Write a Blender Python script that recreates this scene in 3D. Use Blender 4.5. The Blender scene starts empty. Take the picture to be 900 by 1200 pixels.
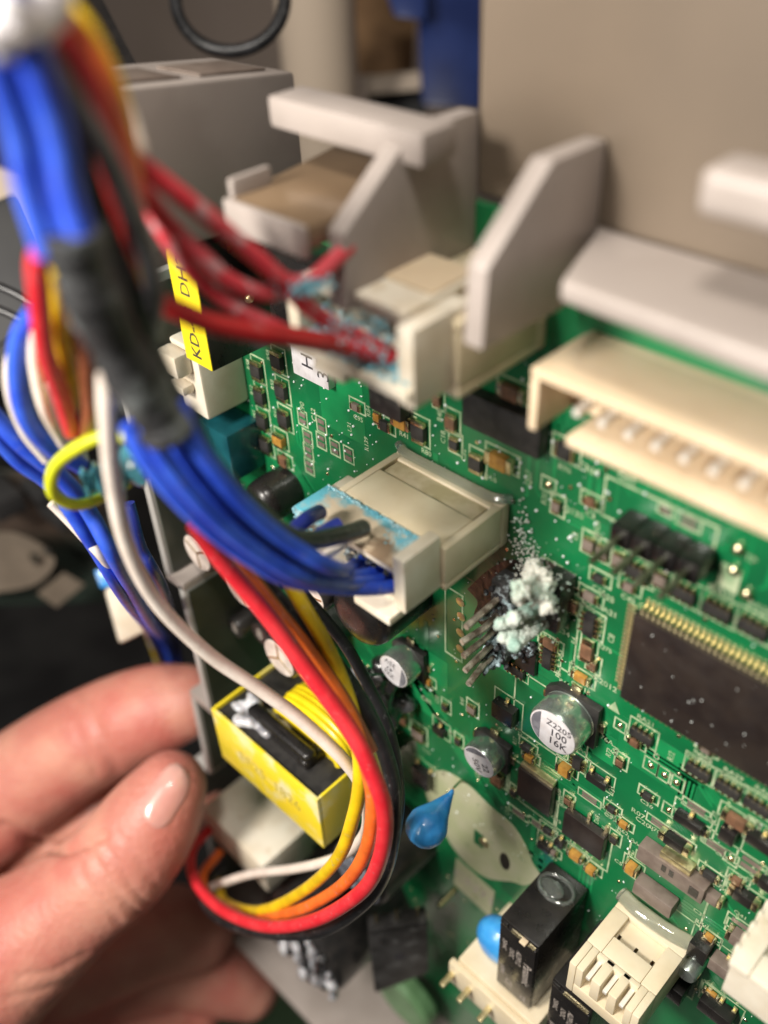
import bpy, bmesh, math, random
import numpy as np
from mathutils import Vector, Matrix
random.seed(7)
rng = random.Random(11)
S = bpy.context.scene
COL = S.collection

# ------------------------------------------------------------------ camera
# World: board lies in the plane Y = 0 (components stick out towards -Y), X runs
# along the board, Z is up.  u = X, h = -Y (height over the board), v = -Z.  1 unit = 1 cm.
F = 1097.89 / 1200.0
RIGHT = Vector((0.71433194, 0.69845230, -0.04352319))
DOWN = Vector((0.41488941, -0.47276519, -0.77740585))
FWD = Vector((-0.56355715, 0.53726852, -0.62749173))
EYE = Vector((0.0, -6.5, 0.0))
cam = bpy.data.cameras.new('camera')
cam.sensor_fit = 'VERTICAL'
cam.sensor_height = 240.0
cam.sensor_width = 180.0
cam.lens = 240.0 * F
cam.clip_start = 0.2
cam.clip_end = 500
cam.dof.use_dof = True
cam.dof.focus_distance = 11.6
cam.dof.aperture_fstop = 0.86
cam.dof.aperture_blades = 0
camo = bpy.data.objects.new('camera', cam)
COL.objects.link(camo)
m = Matrix((RIGHT, -DOWN, -FWD)).transposed().to_4x4()
m.translation = EYE
camo.matrix_world = m
S.camera = camo

# ------------------------------------------------------------------ light
W = bpy.data.worlds.new('World')
S.world = W
W.use_nodes = True
bg = W.node_tree.nodes['Background']
bg.inputs[0].default_value = (1.0, 0.93, 0.86, 1)
bg.inputs[1].default_value = 0.10


def area(name, loc, target, sx, sy, power, color):
    l = bpy.data.lights.new(name, 'AREA')
    l.shape = 'RECTANGLE'
    l.size, l.size_y = sx, sy
    l.energy = power
    l.color = color
    o = bpy.data.objects.new(name, l)
    COL.objects.link(o)
    o.location = loc
    o.rotation_euler = (Vector(target) - Vector(loc)).to_track_quat('-Z', 'Y').to_euler()
    return o


area('ceiling_lamp', (-8.5, -19, 6), (-5, 0, -9), 4.5, 4.5, 8300, (1.0, 0.94, 0.86))
area('overhead_fill', (-1.5, -9, 17), (-6, -1, -8), 4, 4, 4000, (1.0, 0.94, 0.86))  # added fill from above, brightens the red wires
area('front_fill', (-11, -28, 0), (-5, 0, -10), 8, 8, 3600, (1.0, 0.93, 0.85))  # added soft fill from the front, not a fixture of the room

S.view_settings.view_transform = 'Standard'
S.view_settings.look = 'None'
S.view_settings.exposure = 0.0
S.view_settings.gamma = 1.0
S.view_settings.use_curve_mapping = False
S.cycles.max_bounces = 6
S.cycles.transparent_max_bounces = 8
S.cycles.use_denoising = True
S.cycles.sample_clamp_indirect = 4.0


# ------------------------------------------------------------------ points
def W3(u, v, h):
    return Vector((u, -h, -v))


def R(px, py, t):
    """point seen at (px, py) of the 900 x 1200 photograph, t cm along the lens axis"""
    return EYE + t * (FWD + RIGHT * ((px - 450) / 1097.89) + DOWN * ((py - 600) / 1097.89))


def P(px, py, h=0.0):
    """(u, v) where that line of sight meets the plane h cm over the board"""
    d = FWD + RIGHT * ((px - 450) / 1097.89) + DOWN * ((py - 600) / 1097.89)
    t = (-h - EYE.y) / d.y
    q = EYE + t * d
    return q.x, -q.z


# ------------------------------------------------------------------ materials
def pm(name, base, rough=0.5, metal=0.0, coat=0.0, c2=None, nscale=8.0, lo=0.4, hi=0.6,
       bump=0.0, bscale=40.0, sss=0.0, rvar=0.0, spec=0.5, trans=0.0, c3=None, n3=30.0, lo3=0.62, hi3=0.7,
       sscol=None, alpha=1.0, coatr=0.08, detail=4.0, ssr=0.3):
    mt = bpy.data.materials.new(name)
    mt.use_nodes = True
    nt = mt.node_tree
    b = nt.nodes['Principled BSDF']
    L = nt.links.new
    b.inputs['Base Color'].default_value = (*base, 1)
    b.inputs['Roughness'].default_value = rough
    b.inputs['Metallic'].default_value = metal
    b.inputs['Coat Weight'].default_value = coat
    b.inputs['Coat Roughness'].default_value = coatr
    b.inputs['Specular IOR Level'].default_value = spec
    b.inputs['Transmission Weight'].default_value = trans
    b.inputs['Alpha'].default_value = alpha
    if sss:
        b.inputs['Subsurface Weight'].default_value = sss
        b.inputs['Subsurface Radius'].default_value = sscol or (1.0, 0.5, 0.3)
        b.inputs['Subsurface Scale'].default_value = ssr
    tc = nt.nodes.new('ShaderNodeTexCoord')

    def noise(scale, det=detail):
        n = nt.nodes.new('ShaderNodeTexNoise')
        n.inputs['Scale'].default_value = scale
        n.inputs['Detail'].default_value = det
        L(tc.outputs['Object'], n.inputs['Vector'])
        return n

    def ramp(n, a, z):
        r = nt.nodes.new('ShaderNodeMapRange')
        r.inputs['From Min'].default_value = a
        r.inputs['From Max'].default_value = z
        L(n.outputs['Fac'], r.inputs['Value'])
        return r
    col = None
    if c2:
        r = ramp(noise(nscale), lo, hi)
        mx = nt.nodes.new('ShaderNodeMix')
        mx.data_type = 'RGBA'
        mx.inputs['A'].default_value = (*base, 1)
        mx.inputs['B'].default_value = (*c2, 1)
        L(r.outputs[0], mx.inputs['Factor'])
        col = mx.outputs['Result']
    if c3:
        r = ramp(noise(n3), lo3, hi3)
        mx = nt.nodes.new('ShaderNodeMix')
        mx.data_type = 'RGBA'
        if col:
            L(col, mx.inputs['A'])
        else:
            mx.inputs['A'].default_value = (*base, 1)
        mx.inputs['B'].default_value = (*c3, 1)
        L(r.outputs[0], mx.inputs['Factor'])
        col = mx.outputs['Result']
    if col:
        L(col, b.inputs['Base Color'])
    if rvar:
        r = nt.nodes.new('ShaderNodeMapRange')
        r.inputs['To Min'].default_value = max(0.02, rough - rvar)
        r.inputs['To Max'].default_value = min(1, rough + rvar)
        r.inputs['From Min'].default_value = 0.3
        r.inputs['From Max'].default_value = 0.7
        L(noise(nscale * 1.7).outputs['Fac'], r.inputs['Value'])
        L(r.outputs[0], b.inputs['Roughness'])
    if bump:
        bp = nt.nodes.new('ShaderNodeBump')
        bp.inputs['Strength'].default_value = bump
        bp.inputs['Distance'].default_value = 0.05
        L(noise(bscale, 6).outputs['Fac'], bp.inputs['Height'])
        L(bp.outputs[0], b.inputs['Normal'])
        if coat:
            L(bp.outputs[0], b.inputs['Coat Normal'])
    return mt


M = {}
M['mask'] = pm('solder_mask_green', (0.005, 0.165, 0.05), 0.32, coat=0.55, c2=(0.004, 0.10, 0.034), nscale=0.9, lo=0.35, hi=0.7,
               bump=0.06, bscale=5, c3=(0.03, 0.17, 0.075), n3=2.6, lo3=0.58, hi3=0.85, coatr=0.12)
M['trace'] = pm('solder_mask_over_copper', (0.010, 0.24, 0.075), 0.3, coat=0.5, c2=(0.007, 0.16, 0.052), nscale=1.2, coatr=0.12)
M['silk'] = pm('silkscreen_ink', (0.44, 0.52, 0.33), 0.6, c2=(0.24, 0.36, 0.20), nscale=6)
M['patch'] = pm('silkscreen_patch_ink', (0.46, 0.46, 0.31), 0.45, c2=(0.40, 0.43, 0.25), nscale=1.6, coat=0.3, c3=(0.30, 0.36, 0.2), n3=5)
M['cream'] = pm('cream_nylon', (0.70, 0.56, 0.39), 0.42, c2=(0.63, 0.49, 0.33), nscale=1.2, sss=0.15, sscol=(.5, .35, .2), bump=0.03, bscale=25)
M['ivory'] = pm('ivory_nylon', (0.72, 0.63, 0.46), 0.34, c2=(0.64, 0.54, 0.37), nscale=1.5, sss=0.12, sscol=(.5, .4, .25), bump=0.03, bscale=20)
M['white'] = pm('white_nylon', (0.76, 0.70, 0.58), 0.4, c2=(0.66, 0.58, 0.45), nscale=2.0, sss=0.1, sscol=(.5, .4, .3), bump=0.05, bscale=18,
                c3=(0.55, 0.44, 0.30), n3=2.6, lo3=0.62, hi3=0.8)
M['corroded'] = pm('corroded_nylon', (0.56, 0.47, 0.35), 0.55, c2=(0.22, 0.55, 0.64), nscale=1.3, lo=0.46, hi=0.66, bump=0.2, bscale=14,
                   c3=(0.46, 0.36, 0.25), n3=2.2, lo3=0.5, hi3=0.75)
M['grey'] = pm('grey_abs_plastic', (0.365, 0.318, 0.29), 0.42, c2=(0.32, 0.277, 0.25), nscale=1.1, bump=0.05, bscale=60, rvar=0.08)
M['trayin'] = pm('tray_plastic', (0.40, 0.39, 0.37), 0.45, c2=(0.34, 0.33, 0.31), nscale=1.5, bump=0.05, bscale=40)
M['black'] = pm('black_plastic', (0.010, 0.009, 0.009), 0.3, c2=(0.016, 0.014, 0.013), nscale=3, bump=0.03, bscale=30, rvar=0.08, coat=0.12)
M['dusty'] = pm('dusty_black_plastic', (0.016, 0.015, 0.015), 0.5, c2=(0.045, 0.044, 0.044), nscale=2.2, bump=.1, bscale=20, c3=(0.16, 0.16, 0.16), n3=4, lo3=.56, hi3=.8)
M['blackm'] = pm('matt_black_plastic', (0.014, 0.013, 0.013), 0.5, c2=(0.03, 0.028, 0.026), nscale=6, bump=0.08, bscale=40)
M['epoxy'] = pm('chip_epoxy', (0.016, 0.011, 0.010), 0.42, c2=(0.024, 0.017, 0.014), nscale=3, bump=0.05, bscale=50, coat=0.25, coatr=0.25, rvar=0.08)
M['brown'] = pm('brown_ceramic', (0.20, 0.10, 0.055), 0.4, c2=(0.13, 0.07, 0.04), nscale=9)
M['ochre'] = pm('ochre_ceramic', (0.45, 0.24, 0.05), 0.35, c2=(0.33, 0.16, 0.03), nscale=9)
M['taupe'] = pm('taupe_plastic', (0.15, 0.115, 0.095), 0.45, c2=(0.19, 0.15, 0.125), nscale=6, bump=0.04)
M['tin'] = pm('solder_tin', (0.80, 0.70, 0.46), 0.26, metal=1.0, c2=(0.62, 0.52, 0.30), nscale=12, bump=0.08, bscale=30)
M['gold'] = pm('gold_lead', (0.78, 0.68, 0.40), 0.3, metal=0.85, c2=(0.58, 0.49, 0.26), nscale=14)
M['pin'] = pm('dull_pin_metal', (0.60, 0.54, 0.44), 0.4, metal=0.6, c2=(0.22, 0.17, 0.13), nscale=7, bump=0.3, bscale=30)
M['darkpin'] = pm('board_tinted_pin', (0.16, 0.17, 0.11), 0.3, metal=0.6, c2=(0.08, 0.09, 0.05), nscale=6)  # the board's green reflection is put into the pin colour
M['steel'] = pm('bright_pin_metal', (0.82, 0.78, 0.70), 0.35, metal=0.35)
M['alu'] = pm('capacitor_can', (0.62, 0.66, 0.62), 0.24, metal=0.85, c2=(0.42, 0.52, 0.46), nscale=2, coat=0.6, bump=0.03, bscale=9)
M['alutop'] = pm('capacitor_top', (0.78, 0.76, 0.78), 0.4, metal=0.25, c2=(0.66, 0.63, 0.64), nscale=6, bump=0.03, bscale=40)
M['sleevecap'] = pm('capacitor_sleeve', (0.016, 0.015, 0.015), 0.35, coat=0.25, c2=(0.03, 0.027, 0.025), nscale=4)
M['vent'] = pm('vent_metal', (0.80, 0.70, 0.62), 0.35, metal=0.1, c2=(0.55, 0.47, 0.42), nscale=4)
M['ink'] = pm('black_ink', (0.03, 0.028, 0.035), 0.6)
M['inkgrey'] = pm('grey_ink', (0.12, 0.12, 0.14), 0.5, c2=(0.18, 0.18, 0.2), nscale=14)
M['print'] = pm('relay_print', (0.42, 0.37, 0.33), 0.55)
M['yellow'] = pm('yellow_tape', (0.86, 0.66, 0.012), 0.32, c2=(0.78, 0.56, 0.008), nscale=1.6, bump=0.05, bscale=5, coat=0.4, coatr=0.15)
M['yellowold'] = pm('printed_yellow_tape', (0.86, 0.68, 0.03), 0.32, c2=(0.80, 0.74, 0.40), nscale=2.4, lo=0.5, hi=0.66, bump=0.08, bscale=4, coat=0.4)
M['label'] = pm('yellow_label', (0.88, 0.70, 0.02), 0.4)
M['blue'] = pm('blue_epoxy', (0.02, 0.22, 0.60), 0.36, coat=0.35, c2=(0.05, 0.32, 0.70), nscale=3, bump=0.05, bscale=7)
M['green'] = pm('green_epoxy', (0.10, 0.20, 0.09), 0.4, c2=(0.13, 0.25, 0.12), nscale=3)
M['bluegrey'] = pm('blue_grey_sleeve', (0.30, 0.33, 0.39), 0.4, c2=(0.24, 0.27, 0.33), nscale=3, bump=0.05)
M['teal'] = pm('teal_plastic', (0.006, 0.055, 0.07), 0.25, coat=0.5, c2=(0.01, 0.09, 0.11), nscale=2)
M['glue'] = pm('silicone_glue', (0.62, 0.62, 0.65), 0.2, c2=(0.22, 0.22, 0.24), nscale=3, sss=0.2, bump=0.4, bscale=5, coat=0.5)
M['glueblack'] = pm('black_glue', (0.015, 0.014, 0.014), 0.2, coat=0.8, bump=0.4, bscale=4, c2=(0.20, 0.20, 0.21), nscale=2.2, lo=0.58, hi=0.7)
M['crust'] = pm('white_crystal_crust', (0.50, 0.50, 0.44), 0.85, c2=(0.33, 0.45, 0.37), nscale=2.2, lo=0.5, hi=0.66, bump=0.8, bscale=16, sss=0.1)
M['mint'] = pm('mint_salt_crust', (0.52, 0.56, 0.50), 0.85, c2=(0.30, 0.46, 0.39), nscale=4, lo=0.45, hi=0.62, bump=0.8, bscale=18, c3=(0.16, 0.13, 0.08), n3=6, lo3=.6, hi3=.72)
M['crustblue'] = pm('blue_salt_crust', (0.16, 0.50, 0.62), 0.75, c2=(0.46, 0.66, 0.70), nscale=5, bump=0.8, bscale=18)
M['crustdark'] = pm('dark_salt_crust', (0.05, 0.05, 0.05), 0.6, c2=(0.36, 0.42, 0.44), nscale=9, lo=0.5, hi=0.62, bump=0.8, bscale=22)
M['dust'] = pm('dust_specks', (0.75, 0.80, 0.78), 0.25, coat=0.5)
M['char_and_shadow'] = pm('burnt_flux_and_shadow', (0.018, 0.014, 0.010), 0.35, c2=(0.05, 0.05, 0.022), nscale=4, lo=0.5, hi=0.75, coat=0.4, bump=0.2, bscale=10)
M['resin'] = pm('clear_resin', (0.82, 0.90, 0.84), 0.08, trans=0.92, coat=0.6, bump=0.15, bscale=3)


def wire_mat(name, c, c2=None, dusty=None, rough=0.38):
    return pm(name, c, rough, c2=c2 or tuple(x * 0.75 for x in c), nscale=3.0, bump=0.06, bscale=14, coat=0.25, coatr=0.25,
              c3=dusty or tuple(x * .55 + .12 for x in c), n3=7 if dusty else 11, lo3=0.54 if dusty else 0.6, hi3=0.68 if dusty else 0.8)


M['w_blue'] = wire_mat('blue_insulation', (0.018, 0.065, 0.55), (0.035, 0.11, 0.66), rough=0.5)
M['w_navy'] = wire_mat('navy_insulation', (0.02, 0.035, 0.25))
M['w_red'] = wire_mat('red_insulation', (0.62, 0.018, 0.03), (0.70, 0.035, 0.045))
M['w_dred'] = wire_mat('dark_red_insulation', (0.42, 0.014, 0.016))
M['w_dusty'] = wire_mat('salted_red_insulation', (0.66, 0.03, 0.05), (0.60, 0.06, 0.08), (0.52, 0.36, 0.37), 0.5)
M['w_orange'] = wire_mat('orange_insulation', (0.85, 0.17, 0.025))
M['w_yellow'] = wire_mat('yellow_insulation', (0.82, 0.56, 0.01))
M['w_black'] = wire_mat('black_insulation', (0.010, 0.010, 0.011), (0.018, 0.018, 0.02))
M['w_grey'] = wire_mat('grey_insulation', (0.10, 0.10, 0.105), (0.16, 0.16, 0.165))
M['w_white'] = wire_mat('white_insulation', (0.80, 0.72, 0.64), (0.72, 0.63, 0.55))
M['w_brown'] = wire_mat('brown_insulation', (0.26, 0.08, 0.035))
M['w_tan'] = wire_mat('tan_insulation', (0.45, 0.30, 0.18))
M['w_lime'] = wire_mat('yellow_green_insulation', (0.62, 0.66, 0.02))
M['w_green'] = wire_mat('green_stripe_insulation', (0.01, 0.25, 0.14))
M['tape'] = pm('black_cloth_tape', (0.018, 0.018, 0.019), 0.55, c2=(0.035, 0.036, 0.038), nscale=4, bump=0.25, bscale=20, c3=(0.20, 0.22, 0.22), n3=2.6, lo3=0.48, hi3=0.72)
M['shrink'] = pm('torn_blue_film', (0.10, 0.35, 0.42), 0.2, trans=0.5, coat=0.6, bump=0.5, bscale=6)
M['skin'] = None
M['nail'] = pm('nail', (0.60, 0.29, 0.25), 0.25, c2=(0.66, 0.38, 0.33), nscale=1.0, sss=0.2, coat=0.35, sscol=(1, .4, .25))
M['wall'] = pm('painted_panel', (0.165, 0.128, 0.094), 0.5, c2=(0.14, 0.11, 0.082), nscale=0.35, bump=0.03, bscale=20)
M['tan'] = pm('shaded_tan_plastic', (0.20, 0.135, 0.08), 0.3, c2=(0.15, 0.10, 0.06), nscale=1.0, coat=.2)  # grey plastic with its shade and brown reflection put into the colour
M['room'] = pm('room_wall_paint', (0.52, 0.42, 0.36), 0.7, c2=(0.46, 0.37, 0.31), nscale=0.08)
M['bench'] = pm('dark_bench', (0.012, 0.012, 0.013), 0.6, c2=(0.03, 0.03, 0.03), nscale=0.3)
M['card'] = pm('cardboard', (0.26, 0.15, 0.07), 0.8, c2=(0.18, 0.10, 0.045), nscale=0.6)
M['navyp'] = pm('navy_plastic', (0.012, 0.025, 0.11), 0.35, c2=(0.02, 0.04, 0.16), nscale=0.6)
M['creamroll'] = pm('cream_paper', (0.56, 0.46, 0.36), 0.7)
M['oldmask'] = pm('dusty_solder_mask', (0.012, 0.022, 0.016), 0.6, c2=(0.055, 0.034, 0.022), nscale=0.35, lo=0.45, hi=0.6, bump=0.05)
M['oldpatch'] = pm('dusty_patch_ink', (0.17, 0.135, 0.10), 0.7, c2=(0.12, 0.095, 0.07), nscale=0.8)


def stain_material():
    """cream nylon, cyan where salt crept along the left lip and the step, brown by the burnt cavity"""
    mt = pm('stained_nylon', (0.66, 0.55, 0.40), 0.5, c2=(0.52, 0.42, 0.30), nscale=1.6, bump=0.2, bscale=16)
    nt = mt.node_tree
    b = nt.nodes['Principled BSDF']
    L = nt.links.new
    tc = nt.nodes.new('ShaderNodeTexCoord')
    sp = nt.nodes.new('ShaderNodeSeparateXYZ')
    L(tc.outputs['Object'], sp.inputs[0])
    nz = nt.nodes.new('ShaderNodeTexNoise')
    nz.inputs['Scale'].default_value = 4.5
    nz.inputs['Detail'].default_value = 7
    L(tc.outputs['Object'], nz.inputs['Vector'])

    def math(op, a, c, d=None):
        n = nt.nodes.new('ShaderNodeMath')
        n.operation = op
        n.use_clamp = op in ('MULTIPLY_ADD',) and False
        for i, q in enumerate((a, c, d)):
            if q is None:
                continue
            if isinstance(q, (int, float)):
                n.inputs[i].default_value = q
            else:
                L(q, n.inputs[i])
        return n.outputs[0]

    def smooth(v, lo, hi):
        n = nt.nodes.new('ShaderNodeMapRange')
        n.interpolation_type = 'SMOOTHSTEP'
        n.inputs['From Min'].default_value = lo
        n.inputs['From Max'].default_value = hi
        L(v, n.inputs['Value'])
        return n.outputs[0]
    n0 = math('SUBTRACT', nz.outputs['Fac'], 0.5)
    x = math('MULTIPLY_ADD', n0, 0.9, sp.outputs['X'])
    y = math('MULTIPLY_ADD', n0, 0.5, sp.outputs['Y'])
    left = smooth(x, -6.25, -6.55)
    step = smooth(y, -1.24, -1.10)
    right = math('MULTIPLY', smooth(x, -5.45, -5.2), smooth(y, -1.48, -1.25))
    lip = math('MULTIPLY', smooth(y, -1.48, -1.60), smooth(x, -5.9, -6.2))
    fac = math('MAXIMUM', math('MAXIMUM', left, math('MULTIPLY', step, 0.9)), math('MAXIMUM', math('MULTIPLY', right, 0.75), lip))
    old = b.inputs['Base Color'].links[0].from_socket

    def mix(f, a, col):
        m_ = nt.nodes.new('ShaderNodeMix')
        m_.data_type = 'RGBA'
        L(f, m_.inputs['Factor'])
        L(a, m_.inputs['A'])
        m_.inputs['B'].default_value = (*col, 1)
        return m_.outputs['Result']
    burn = math('MULTIPLY', math('MULTIPLY', smooth(x, -5.75, -5.5), smooth(x, -5.0, -5.25)), smooth(y, -1.3, -1.42))
    c = mix(math('MULTIPLY', burn, .8), old, (0.16, 0.09, 0.045))
    c = mix(fac, c, (0.12, 0.45, 0.56))
    L(c, b.inputs['Base Color'])
    return mt


M['stain'] = stain_material()


# ------------------------------------------------------------------ mesh builder
ICO = {}


def ico(sub):
    if sub not in ICO:
        b = bmesh.new()
        bmesh.ops.create_icosphere(b, subdivisions=sub, radius=1)
        b.verts.ensure_lookup_table()
        ICO[sub] = ([v.co.copy() for v in b.verts], [[q.index for q in f.verts] for f in b.faces])
        b.free()
    return ICO[sub]


def smoothpath(pts, n=10):
    """Catmull-Rom through the points"""
    p = [Vector(q) for q in pts]
    if len(p) < 3:
        return p
    p = [p[0] * 2 - p[1]] + p + [p[-1] * 2 - p[-2]]
    out = []
    for i in range(1, len(p) - 2):
        a, b, c, d = p[i - 1], p[i], p[i + 1], p[i + 2]
        for k in range(n):
            t = k / n
            out.append(0.5 * ((2 * b) + (c - a) * t + (2 * a - 5 * b + 4 * c - d) * t * t + (3 * b - a - 3 * c + d) * t ** 3))
    out.append(p[-2])
    return out


class MB:
    def __init__(s):
        s.v, s.f, s.mi = [], [], []

    def add(s, vs, fs, mi=0):
        o = len(s.v)
        s.v += [Vector(q) for q in vs]
        s.f += [[o + i for i in f] for f in fs]
        s.mi += [mi] * len(fs)
        return s

    def hexa(s, c, mi=0):
        """8 corners: 4 of one end, 4 of the other"""
        return s.add(c, [[3, 2, 1, 0], [4, 5, 6, 7], [0, 1, 5, 4], [1, 2, 6, 5], [2, 3, 7, 6], [3, 0, 4, 7]], mi)

    def box(s, u0, u1, v0, v1, h0, h1, mi=0):
        return s.hexa([W3(u0, v0, h0), W3(u1, v0, h0), W3(u1, v1, h0), W3(u0, v1, h0),
                       W3(u0, v0, h1), W3(u1, v0, h1), W3(u1, v1, h1), W3(u0, v1, h1)], mi)

    def prism(s, poly, ext, mi=0):
        """poly: world points; ext: vector"""
        n = len(poly)
        vs = [Vector(q) for q in poly] + [Vector(q) + Vector(ext) for q in poly]
        fs = [list(range(n))[::-1], list(range(n, 2 * n))] + [[i, (i + 1) % n, n + (i + 1) % n, n + i] for i in range(n)]
        return s.add(vs, fs, mi)

    def tube(s, pts, r, seg=12, mi=0, stripe=None, cap=True):
        n = len(pts)
        rs = r if isinstance(r, (list, tuple)) else [r] * n
        up = Vector((0.13, 0.31, 0.94))
        rings = []
        for i in range(n):
            t = (pts[min(i + 1, n - 1)] - pts[max(i - 1, 0)]).normalized()
            x = up - t * up.dot(t)
            if x.length < 1e-4:
                x = t.orthogonal()
            x.normalize()
            up = x
            y = t.cross(x)
            rings.append([pts[i] + (x * math.cos(a) + y * math.sin(a)) * rs[i] for a in [2 * math.pi * k / seg for k in range(seg)]])
        o = len(s.v)
        for q in rings:
            s.v += q
        for i in range(n - 1):
            for k in range(seg):
                s.f.append([o + i * seg + k, o + i * seg + (k + 1) % seg, o + (i + 1) * seg + (k + 1) % seg, o + (i + 1) * seg + k])
                s.mi.append(1 if (stripe and stripe[0] <= k < stripe[1]) else mi)
        if cap:
            s.f.append([o + k for k in range(seg)][::-1]); s.mi.append(mi)
            s.f.append([o + (n - 1) * seg + k for k in range(seg)]); s.mi.append(mi)
        return s

    def cyl(s, u, v, h0, h1, r, r1=None, seg=28, mi=0):
        return s.lathe(u, v, [(r, h0), (r if r1 is None else r1, h1)], seg, mi)

    def lathe(s, u, v, prof, seg=32, mi=0):
        o = len(s.v)
        for (r, h) in prof:
            for k in range(seg):
                a = 2 * math.pi * k / seg
                s.v.append(W3(u + r * math.cos(a), v + r * math.sin(a), h))
        for i in range(len(prof) - 1):
            for k in range(seg):
                s.f.append([o + i * seg + k, o + i * seg + (k + 1) % seg, o + (i + 1) * seg + (k + 1) % seg, o + (i + 1) * seg + k]); s.mi.append(mi)
        s.f.append([o + k for k in range(seg)]); s.mi.append(mi)
        s.f.append([o + (len(prof) - 1) * seg + k for k in range(seg)]); s.mi.append(mi)
        return s

    def blob(s, c, r, sub=2, jitter=0.0, rot=None, mi=0):
        vs, fs = ico(sub)
        r = r if isinstance(r, (tuple, list)) else (r, r, r)
        out = []
        for q in vs:
            k = 1 + (rng.uniform(-jitter, jitter) if jitter else 0)
            w = Vector((q.x * r[0], q.y * r[1], q.z * r[2])) * k
            if rot:
                w = rot @ w
            out.append(Vector(c) + w)
        return s.add(out, fs, mi)

    def mesh(s, name, mats, bevel=0.0, smooth=40, segs=2):
        me = bpy.data.meshes.new(name)
        me.from_pydata([tuple(q) for q in s.v], [], s.f)
        for mt in (mats if isinstance(mats, (list, tuple)) else [mats]):
            me.materials.append(mt)
        me.polygons.foreach_set('material_index', s.mi)
        b = bmesh.new()
        b.from_mesh(me)
        bmesh.ops.recalc_face_normals(b, faces=b.faces)
        if bevel:
            es = [e for e in b.edges if len(e.link_faces) == 2 and e.calc_face_angle(0) > 0.6]
            bmesh.ops.bevel(b, geom=es, offset=bevel, segments=segs, affect='EDGES', profile=0.6, clamp_overlap=True)
        b.to_mesh(me)
        b.free()
        if smooth:
            me.polygons.foreach_set('use_smooth', [True] * len(me.polygons))
            me.set_sharp_from_angle(angle=math.radians(smooth))
        me.update()
        return me

    def build(s, name, mats, parent=None, label=None, bevel=0.0, smooth=40, kind=None, segs=2):
        return put(name, s.mesh(name, mats, bevel, smooth, segs), parent, label, kind)


def put(name, me, parent=None, label=None, kind=None):
    o = bpy.data.objects.new(name, me)
    COL.objects.link(o)
    if parent:
        o.parent = parent
    if label:
        o['label'] = label
    if kind:
        o['kind'] = kind
    return o


def tag(o, label, cat, group=None, kind=None):
    o['label'] = label
    if cat:
        o['category'] = cat
    if group:
        o['group'] = group
    if kind:
        o['kind'] = kind
    return o


def thing(name, label, cat, group=None):
    o = bpy.data.objects.new(name, None)
    COL.objects.link(o)
    o.empty_display_size = 0.2
    return tag(o, label, cat, group)


def lump(mb, name, mat, parent=None, label=None, voxel=0.03, it=4, amp=0.02, fr=12.0, fine=0.0, ffr=40.0):
    """melt the blobs of a builder into one uneven mass"""
    from mathutils import noise
    raw = mb.mesh('raw', mat, smooth=0)
    t = bpy.data.objects.new('raw', raw)
    COL.objects.link(t)
    r = t.modifiers.new('r', 'REMESH')
    r.mode = 'VOXEL'
    r.voxel_size = voxel
    q = t.modifiers.new('s', 'SMOOTH')
    q.iterations = it
    me = bpy.data.meshes.new_from_object(t.evaluated_get(bpy.context.evaluated_depsgraph_get()))
    bpy.data.objects.remove(t)
    bpy.data.meshes.remove(raw)
    nn = [v.normal.copy() for v in me.vertices]
    for v, n_ in zip(me.vertices, nn):
        d = noise.noise(v.co * fr) * amp
        if fine:
            d += noise.noise(v.co * ffr) * fine
        v.co += n_ * d
    me.materials.clear()
    me.materials.append(mat)
    me.polygons.foreach_set('use_smooth', [True] * len(me.polygons))
    return put(name, me, parent, label)


TEXTS = {}


def textmesh(body, size, mb, origin, xd, yd, mi=0, thick=0.0, bold=0.0, squeeze=1.0):
    """lettering lying on a face: origin is the centre of the word"""
    key = (body, bold)
    if key not in TEXTS:
        cu = bpy.data.curves.new('lettering', 'FONT')
        cu.body = body
        cu.size = 1.0
        cu.align_x = 'CENTER'
        cu.align_y = 'CENTER'
        cu.offset = bold
        cu.resolution_u = 2
        ob = bpy.data.objects.new('lettering', cu)
        me = bpy.data.meshes.new_from_object(ob)
        TEXTS[key] = ([v.co.copy() for v in me.vertices], [list(p.vertices) for p in me.polygons])
        bpy.data.objects.remove(ob)
        bpy.data.curves.remove(cu)
        bpy.data.meshes.remove(me)
    vs, fs = TEXTS[key]
    xd, yd = Vector(xd), Vector(yd)
    n = xd.cross(yd).normalized()
    mb.add([Vector(origin) + xd * (q.x * size * squeeze) + yd * (q.y * size) + n * thick for q in vs], fs, mi)


UX = Vector((1, 0, 0))      # along the board
UP = Vector((0, 0, 1))      # up the board
OUT = Vector((0, -1, 0))    # out of the board

# ================================================================== SETTING
bench = MB().hexa([Vector(q) for q in [(-160, -60, -40), (60, -60, -40), (60, 90, -40), (-160, 90, -40),
                                       (-160, -60, -38), (60, -60, -38), (60, 90, -38), (-160, 90, -38)]]).build('floor', M['bench'])
tag(bench, 'dark bench surface far below the board', None, kind='structure')
d0 = R(100, 0, 46)
roomw = MB().box(-120, 60, -60, 38, -38.5, -37.5).build('wall', M['room'])
tag(roomw, 'pinkish beige room wall far behind', None, kind='structure')
ap = MB()
ap.box(-5.40, 9, -9, 3.12, -.5, -.03)
apo = ap.build('appliance_panel', M['wall'], bevel=0.06)
tag(apo, 'big smooth beige panel standing behind the grey plastic plates', 'panel')

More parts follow.
